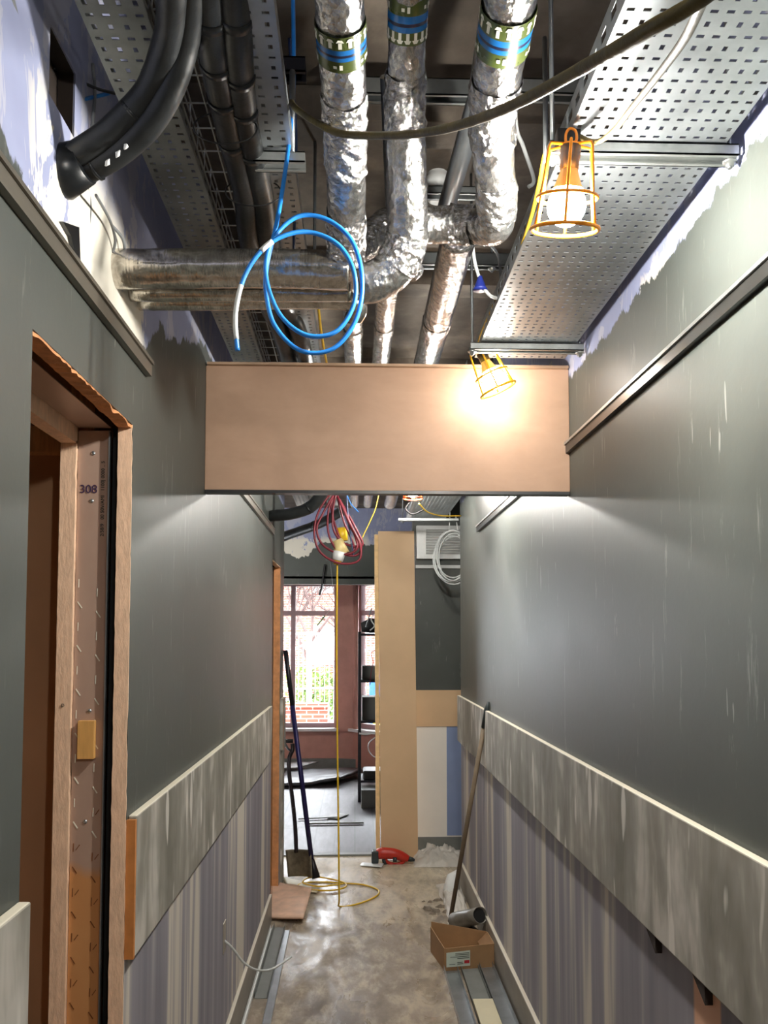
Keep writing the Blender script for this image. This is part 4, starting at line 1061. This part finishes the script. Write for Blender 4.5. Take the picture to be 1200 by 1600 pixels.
# warped pink sheet
def sheet(nm, corners, lift, th, mat, label, cat, n=12, sw=.01):
    A_, B_, C_, D_ = [Vector(c) for c in corners]; vs = []; fs = []
    for i in range(n + 1):
        for k in range(n + 1):
            u_, v_ = i / n, k / n
            p = A_.lerp(B_, u_).lerp(D_.lerp(C_, u_), v_)
            p.z += lift(u_, v_) + sw * abs(mnoise.noise(p * 7)); vs.append(p)
    for i in range(n):
        for k in range(n):
            a_ = i * (n + 1) + k; fs.append((a_, a_ + 1, a_ + n + 2, a_ + n + 1))
    return MB().add(vs, fs, 0, True).build(nm, mat, None, label, cat, solid=th)
sheet('board_offcut', (FL(420, 1437), FL(474, 1444), FL(487, 1392), FL(424, 1382)), lambda u_, v_: .012 + .02 * u_ * (1 - v_), .014, simple('pink dusty board', (226, 188, 162), .75, 0, .12, 12, .2, 40), 'warped pink board offcut lying on the floor under the far left opening', 'board')
sheet('white_scrap', (FL(452, 1392), FL(495, 1396), FL(500, 1386), FL(440, 1370)), lambda u_, v_: .004, .002, M['cream'], 'cream paper scrap on the floor below the shovel', 'scrap', 8, .006)
# floor tracks left
def track(nm, xa, xb, y0, y1, mt, label, lip=.03, w_=.0, skew=0.0):
    b = MB(); t = .0012
    for (x0, x1, z0, z1) in ((xa, xb, 0.001, .0025), (xa, xa + t, .001, lip), (xb - t, xb, .001, lip)):
        vs = [(x0, y0, z0), (x1, y0, z0), (x1 + skew, y1, z0), (x0 + skew, y1, z0), (x0, y0, z1), (x1, y0, z1), (x1 + skew, y1, z1), (x0 + skew, y1, z1)]
        b.add(vs, [(0, 3, 2, 1), (4, 5, 6, 7), (0, 1, 5, 4), (1, 2, 6, 5), (2, 3, 7, 6), (3, 0, 4, 7)])
    return b.build(nm, mt, None, label, 'metal track', 'galvanised tracks on the corridor floor')
track('floor_track', -.465, -.452, 3.1, 4.78, M['white'], 'white slim strip lying on the floor against the left skirting', .02)
track('floor_track', -.445, -.385, 3.87, 4.8, M['slate'], 'grey stud track on the floor along the left wall with dark end', .03)
track('floor_track', -.38, -.345, 3.3, 4.75, M['galv'], 'bright narrow track on the floor, inner of the left hand strips', .012, skew=-.01)
track('floor_track', .44, .505, 2.6, 4.15, M['galv'], 'stud track on the floor left of the cream board, right side', .03, skew=-.01)
track('floor_track', .515, .60, 3.6, 4.2, M['slate'], 'grey track under the cardboard box front, between metal strips', .02)
track('floor_track', .605, .672, 2.6, 4.2, M['galv'], 'stud track against the right skirting', .03)
MB().box(.515, .602, 2.5, 3.76, .021, .033).build('cream_board', M['cream'], None, 'cream board offcut lying on the tracks at the right wall', 'board')
# white cable from the lower left wall
q0 = WX(350, 1466, XL)
cable('white_cable', [q0 + Vector((-.01, 0, 0)), W(362, 1480, q0.y + .02), W(380, 1503, q0.y + .06), W(400, 1515, q0.y + .12), W(425, 1514, q0.y + .2), W(455, 1495, q0.y + .3)], .0042, M['whitecable'], 'white flex poking out of the lower left wall')
MB().box(XL, XL + .003, q0.y - .03, q0.y + .03, q0.z - .05, q0.z + .06).build('cut_patch', M['skirt'], None, 'small cut patch in the left wall where the white flex comes out', 'patch')
# cardboard box
cb = empty('cardboard_box', (.55, 4.3, 0), 'open brown cardboard box with a printed label on the floor at the right wall', 'cardboard box')
A_, B_ = Vector((.436, 4.16, .0)), Vector((.680, 4.20, 0))
C_, D_ = Vector((.676, 4.40, 0)), Vector((.392, 4.41, 0))
def wallpanel(mb, p, q, h0, h1, t=.004, mi=0):
    n_ = (q - p).cross(Vector((0, 0, 1))).normalized() * t
    vs = [p, q, q + Vector((0, 0, h1)), p + Vector((0, 0, h0)), p + n_, q + n_, q + n_ + Vector((0, 0, h1)), p + n_ + Vector((0, 0, h0))]
    mb.add(vs, [(0, 1, 2, 3), (4, 7, 6, 5), (0, 4, 5, 1), (1, 5, 6, 2), (2, 6, 7, 3), (3, 7, 4, 0)], mi)
b = MB(); up2 = Vector((0, 0, .001))
wallpanel(b, A_ + up2, B_ + up2, .105, .112); wallpanel(b, B_ + up2, C_ + up2, .112, .10); wallpanel(b, C_ + up2, D_ + up2, .10, .150); wallpanel(b, D_ + up2, A_ + up2, .125, .105)
b.add([A_ + up2 * 2, B_ + up2 * 2, C_ + up2 * 2, D_ + up2 * 2], [(0, 1, 2, 3)])
b.build('carton', M['cardboard'], cb)
b = MB(); p0, p1 = B_ + Vector((0, 0, .111)), C_ + Vector((0, 0, .099))
b.prism([p0, p1, p1 + Vector((-.05, -.02, -.04)), p0 + Vector((-.05, .02, -.04))], (.002, 0, .002)); b.build('side_flap', M['cardboard_in'], cb)
dx = (B_ - A_).normalized(); nn = Vector((dx.y, -dx.x, 0))
def on_front(s_, z_, o=.0012): return A_ + dx * s_ + Vector((0, 0, z_)) + nn * (o + .004)
b = MB()
b.prism([on_front(.006, .018), on_front(.125, .018), on_front(.125, .090), on_front(.006, .086)], nn * .0008)
lb = b.build('label', M['label'], cb)
b = MB()
for k, (s0_, s1_, z_) in enumerate(((.05, .12, .080), (.05, .12, .073), (.025, .12, .064), (.06, .12, .056), (.02, .05, .03), (.06, .09, .03), (.06, .088, .038))):
    b.prism([on_front(s0_, z_ - .0015, .0022), on_front(s1_, z_ - .0015, .0022), on_front(s1_, z_ + .001, .0022), on_front(s0_, z_ + .001, .0022)], nn * .0004)
b.prism([on_front(.095, .030, .0022), on_front(.121, .030, .0022), on_front(.121, .045, .0022), on_front(.095, .045, .0022)], nn * .0004, 1)
b.build('printed_lines', [M['ink'], M['redprint']], lb)
# tube behind the box
tb = empty('rolled_tube', (.62, 4.75, 0), 'grey tube with dark open end lying behind the cardboard box', 'tube')
m0 = Vector((.652, 4.46, .165)); m1 = Vector((.555, 4.72, .052))
dd = (m0 - m1)
MB().tube([m1, m1.lerp(m0, .3), m1.lerp(m0, .7), m0], [.044, .044, .042, .041], 24, caps=False, crumple=.002, cs=20).build('tube_body', M['tubegrey'], tb, solid=.004)
MB().tube([m1 + dd * .05, m0 - dd * .03], .034, 20).build('bore_shade', M['tubedark'], tb)  # black plug paints the shade inside the open tube
MB().tube([(.655, 4.52, .03), (.60, 4.75, .03)], .028, 14).build('pipe_offcut', M['blackplastic'], None, 'short dark pipe piece on the floor below the rolled tube', 'pipe')
# pole at right
pl = empty('broom_pole', (.54, 4.78, 0), 'dusty brown pole with a dark grip leaning on the right dado', 'pole')
b0 = W(703, 1440, 4.78); b1 = W(763, 1097, 4.42)
b0.z = max(b0.z, .01)
MB().tube([b0, b0.lerp(b1, .9)], .0125, 12).build('shaft', M['brownpole'], pl)
MB().tube([b0.lerp(b1, .89), b0.lerp(b1, .97), b1], [.015, .016, .006], 12).build('grip', M['toolblack'], pl)
# white bag
q = FL(710, 1405, 0)
wb = empty('white_bottle', q, 'crumpled white bag standing on the floor behind the pole', 'bag')
MB().tube([q + Vector((-.02, 0, .0)), q + Vector((-.02, .01, .06)), q + Vector((0, .04, .12)), q + Vector((.03, .06, .15))], [.045, .05, .045, .02], 16, crumple=.012, cs=22).build('bag_body', M['white'], wb)
MB().tube([q + Vector((.0, -.055, .03)), q + Vector((.0, -.03, .03))], .016, 12).build('dark_mouth', M['tubedark'], wb)
wb.name = 'white_bag'
# polythene
def crumpled(nm, c, rx_, ry_, h_, label, mt, seed, n=26):
    vs = []; fs = []
    for i in range(n + 1):
        for k in range(n + 1):
            u_, v_ = i / n * 2 - 1, k / n * 2 - 1
            rr = max(0, 1 - u_ * u_) * max(0, 1 - v_ * v_)
            z_ = h_ * rr ** .7 * (.45 + .9 * abs(mnoise.noise(Vector((u_ * 2.6, v_ * 2.6, seed)))) + .5 * abs(mnoise.noise(Vector((u_ * 7, v_ * 7, seed)))))
            vs.append(Vector(c) + Vector((u_ * rx_ + .02 * mnoise.noise(Vector((u_ * 3, v_ * 3, seed + 9))), v_ * ry_, .002 + z_)))
    for i in range(n):
        for k in range(n):
            a_ = i * (n + 1) + k; fs.append((a_, a_ + n + 1, a_ + n + 2, a_ + 1))
    return MB().add(vs, fs, 0, True).build(nm, mt, None, label, 'plastic sheet')
crumpled('polythene_sheet', (.62, 6.16, 0), .20, .16, .12, 'crumpled clear polythene lying against the recess skirting', M['poly'], 1.2)
crumpled('polythene_sheet', (.60, 5.2, 0), .07, .38, .09, 'dusty polythene bunched along the right skirting behind the box', M['poly'], 4.4)
# debris
DB = [(668, 1421, .035), (680, 1424, .03), (690, 1418, .03), (672, 1410, .02), (684, 1407, .03), (700, 1404, .03), (662, 1409, .012), (696, 1426, .025), (712, 1412, .02), (718, 1420, .02), (676, 1428, .022)]
for k, (px, py, s_) in enumerate(DB):
    q = FL(px, py, 0); b = MB(); vs = []; nn_ = 7
    bot = [q + Vector((s_ * math.cos(2 * PI * i / nn_) * random.uniform(.6, 1.5), s_ * .8 * math.sin(2 * PI * i / nn_) * random.uniform(.5, 1.2), .001)) for i in range(nn_)]
    topv = [v.lerp(q, .4) + Vector((0, 0, s_ * random.uniform(.25, .6))) for v in bot]
    b.add(bot + topv, [tuple(range(nn_))[::-1], tuple(range(nn_, 2 * nn_))] + [(i, (i + 1) % nn_, nn_ + (i + 1) % nn_, nn_ + i) for i in range(nn_)])
    b.build('plaster_debris', M['debris'], None, 'broken grey rubble piece on the floor between pole and white bag', 'rubble', 'rubble pieces by the pole')
# red drill
q = FL(610, 1350, 0)
dr_ = empty('cordless_drill', q, 'red cordless power tool lying on the floor before the tall board', 'power tool')
def DP(px, py, Y=None): return W(px, py, Y or q.y)
Yd = q.y
b = MB(); b.tube(smooth([DP(590, 1335), DP(598, 1333), DP(615, 1334), DP(628, 1338), DP(638, 1342)], 5), lerp_list([.036, .04, .038, .034, .022], 5), 18); b.build('red_housing', M['hilti'], dr_)
MB().tube([DP(638, 1342), DP(644, 1343), DP(648, 1344)], [.02, .016, .008], 14).build('chuck', M['toolblack'], dr_)
MB().obox(DP(586, 1338), (1, 0, 0), (0, 0, 1), .05, .08, .085).build('battery', M['toolblack'], dr_, bevel=.008)
MB().tube(smooth([DP(602, 1340), DP(604, 1346), DP(612, 1350), DP(624, 1350), DP(632, 1345)], 5), .013, 12).build('handle_guard', M['hilti'], dr_)
MB().tube([DP(600, 1342), DP(602, 1352)], .016, 12).build('grip', M['toolblack'], dr_)
MB().tube([DP(614, 1343, Yd - .03), DP(620, 1343, Yd - .03)], .018, 12).build('vent_panel', M['toolblack'], dr_)
sheet('paper_scrap', (FL(562, 1353), FL(596, 1356), FL(600, 1350), FL(566, 1348)), lambda u_, v_: .003, .0015, M['white'], 'white paper strip on the floor left of the red tool', 'scrap', 6, .004)

# ------------------------------------------------------------------ far room
YK = 8.4
rk = empty('shelf_rack', (.3, YK, 0), 'black open shelf rack in front of the bay window', 'shelf')
x0, x1, y0, y1 = .045, .62, YK, YK + .4
for (xx, yy_) in ((x0, y0), (x1, y0), (x0, y1), (x1, y1)):
    MB().box(xx - .015, xx + .015, yy_ - .015, yy_ + .015, 0, 1.67).build('leg', M['blackmetal'], rk)
for zz in (.20, .78, 1.18, 1.64):
    MB().box(x0 - .01, x1 + .01, y0 - .01, y1 + .01, zz - .012, zz + .012).build('shelf_board', M['blackmetal'], rk)
MB().box(.07, .30, YK + .05, YK + .35, .79, 1.02).build('storage_box', M['boxgrey'], None, 'dull grey box on the lower middle shelf of the black rack', 'box', bevel=.004)
MB().box(.07, .22, YK + .05, YK + .3, 1.193, 1.33).build('storage_box', M['boxgrey'], None, 'grey box on the upper shelf of the black rack', 'box', bevel=.004)
MB().box(.08, .30, YK + .0, YK + .3, .213, .30).build('black_case', M['blackplastic'], None, 'black case on the bottom shelf of the rack', 'case', bevel=.01)
MB().box(.06, .34, YK - .32, YK - .05, 0, .17).build('storage_box', M['boxgrey'], None, 'grey box on the floor in front of the black rack', 'box', bevel=.004)
MB().tube([(.06, YK + .15, 1.72), (.15, YK + .15, 1.73), (.30, YK + .18, 1.72)], [.05, .075, .06], 16, crumple=.02, cs=14).build('black_bag', M['bag'], None, 'black bag slumped on top of the rack', 'bag')
cable('white_cable', [W(578, 985, YK), W(585, 978, YK), W(580, 968, YK), W(588, 960, YK), W(596, 985, YK)], .006, M['whitecable'], 'white cable draped over the black bag on the rack')
cable('dark_cable', [W(572, 980, YK), W(577, 962, YK), W(581, 950, YK)], .007, M['greycable'], 'dark stick poking out of the black bag on the rack')
cable('white_cable', [W(561, 1146, YK - .05), W(575, 1147, YK - .05), W(592, 1142, YK - .05)], .009, M['whitecable'], 'white cable tied across the front of the rack')
cable('white_cable', [W(590, 1150, YK - .05), W(577, 1160, YK - .05), W(576, 1172, YK - .05), W(584, 1182, YK - .05), W(596, 1183, YK - .05)], .005, M['whitecable'], 'white cable loop hanging from the rack shelf')
cable('red_wire', [W(592, 1015, YK - .02), W(580, 1020, YK - .02), W(583, 1034, YK - .02), W(580, 1050, YK - .02), W(578, 1070, YK - .02)], .004, M['red'], 'thin red wire dangling inside the rack')
sheet('underlay_sheet', (WZ(430, 1232, .0), WZ(530, 1228, .0), WZ(572, 1210, .0), WZ(450, 1212, .0)), lambda u_, v_: .03 + .10 * max(0, u_ - .5) * (1 - v_) + .03 * v_, .03, M['sheet'], 'charcoal underlay sheet curling up on the far room floor', 'sheet', 16, .02)
sheet('underlay_sheet', (WZ(432, 1215, .0), WZ(462, 1214, .0), WZ(498, 1208, .0), WZ(440, 1209, .0)), lambda u_, v_: .10 + .03 * v_, .01, simple('pale underlay', (150, 150, 150), .4), 'pale underlay sheet on top of the charcoal one in the far room', 'sheet', 10, .01)
MB().obox(WZ(523, 1286, .012), (1, .04, 0), (0, 0, 1), .50, .03, .015).build('skirting_strip', M['slate'], None, 'long grey strip lying on the far room planks', 'strip')
MB().obox(WZ(497, 1278, .012), (1, .2, 0), (0, 0, 1), .35, .02, .01).build('skirting_strip', M['slate'], None, 'thinner grey strip behind the long one on the planks', 'strip')
sheet('tile_offcut', (WZ(510, 1279, 0), WZ(527, 1281, 0), WZ(545, 1274, 0), WZ(525, 1271, 0)), lambda u_, v_: .006, .006, M['slate'], 'pointed grey vinyl offcut on the far room planks', 'offcut', 6, .004)
# hanging wires before the window
cable('dark_cable', [W(508, 882, 9.12), W(503, 915, 9.11), W(499, 930, 9.11)], .012, M['blackplastic'], 'black wire cluster hanging at the window head')
hw = empty('hanging_wire', W(520, 930, 9.11), 'thin wire with green tip and red tail hanging before the window', 'wire')
MB().tube([W(516, 878, 9.12), W(521, 925, 9.11), W(517, 952, 9.11), W(508, 962, 9.11)], .002, 6).build('lead', M['whitecable'], hw)
MB().tube([W(508, 962, 9.11), W(503, 968, 9.11), W(496, 977, 9.11)], .008, 6).build('green_sleeve', M['greenwire'], hw)
MB().tube([W(496, 977, 9.11), W(500, 988, 9.11), W(505, 995, 9.11)], .003, 6).build('red_tail', M['red'], hw)

# ------------------------------------------------------------------ outside
MB().box(-12, 14, 12.0, 40, -.4, -.25).build('ground', M['paving'], kind='structure')
hs = empty('brick_house', (0, 26, -.25), 'red brick house across the street seen through the bay window', 'house')
b = MB(); b.box(-3.2, 8, 26, 30, -.25, 4.4); b.build('brick_wall', M['brick'], hs)
for (xa, za) in ((-1.3, .8), (.6, .8), (2.4, .8), (-1.3, 3.0), (.6, 3.0)):
    fr = MB().box(xa, xa + .9, 25.93, 26.0, za, za + 1.2).build('window', M['fencewhite'], hs)
    MB().box(xa + .08, xa + .82, 25.90, 25.94, za + .08, za + 1.12).build('pane', M['galv_dark'], fr)
MB().prism([(-3.4, 25.7, 4.4), (-3.4, 30.3, 4.4), (-3.4, 28, 6.4)], (11.6, 0, 0)).build('roof', M['road'], hs)
b = MB(); b.box(-8, -.5, 15.5, 15.72, -.25, .35); b.box(-8, -.5, 15.45, 15.77, .35, .42)
b.build('garden_wall', M['brick'], None, 'low red brick garden wall outside the bay window', 'wall')
# hedge
b = MB()
for k in range(900):
    p = Vector((random.gauss(-.75, .5), 19 + random.uniform(-.4, .4), random.uniform(-.2, .95)))
    d_ = Vector((random.uniform(-1, 1), random.uniform(-1, 1), random.uniform(-1, 1))).normalized() * .07
    e_ = d_.cross(Vector((random.uniform(-1, 1), random.uniform(-1, 1), .3))).normalized() * .035
    b.add([p - d_, p + e_, p + d_, p - e_], [(0, 1, 2, 3)])
b.build('hedge', M['leaf'], None, 'green garden shrub outside beyond the low brick wall', 'shrub')
# twiggy tree
tr = empty('bare_tree', (-.9, 21, -.25), 'bare twiggy tree outside behind the upper window panes', 'tree')
b = MB()
def branch(p, d, l, r, lv):
    q = p + d * l; b.tube([p, p.lerp(q, .5) + Vector((random.uniform(-.03, .03) * l, 0, 0)), q], [r, r * .8, r * .6], 5)
    if lv:
        for _ in range(4 if lv > 1 else 5):
            nd = (d + Vector((random.uniform(-.9, .9), random.uniform(-.6, .6), random.uniform(-.3, .6)))).normalized()
            branch(p.lerp(q, random.uniform(.5, 1)), nd, l * random.uniform(.55, .8), r * .55, lv - 1)
branch(Vector((-1.2, 21, -.25)), Vector((0.05, 0, 1)), 1.9, .09, 4)
branch(Vector((.2, 22, -.25)), Vector((0, 0, 1)), 2.1, .09, 4)
b.build('branches', M['bark'], tr)
# site fence panels
fn = empty('site_fence', (-.5, 17, -.25), 'pale mesh site fence panels outside the window', 'fence')
for (xa, xb, yy_) in ((-2.4, -.95, 17.0), (-.9, .6, 17.2)):
    b = MB()
    for x in (xa, xb): b.tube([(x, yy_, -.25), (x, yy_, 1.75)], .025, 8)
    b.tube([(xa, yy_, 1.7), (xb, yy_, 1.7)], .025, 8).tube([(xa, yy_, .6), (xb, yy_, .6)], .02, 8).tube([(xa, yy_, 1.0), (xb, yy_, 1.5)], .02, 8)
    for k in range(16): b.tube([(xa + (xb - xa) * k / 16, yy_, -.1), (xa + (xb - xa) * k / 16, yy_, 1.7)], .006, 4)
    b.build('fence_panel', M['fencewhite'], fn)
MB().box(.25, .9, 15.0, 15.1, -.25, .95).build('blue_hoarding', M['bluepaint'], None, 'blue board outside the right hand window', 'board')
MB().box(.3, .9, 14.4, 14.5, -.25, .62).build('yellow_barrier', M['yellowpaint'], None, 'yellow barrier outside the right hand window', 'barrier')
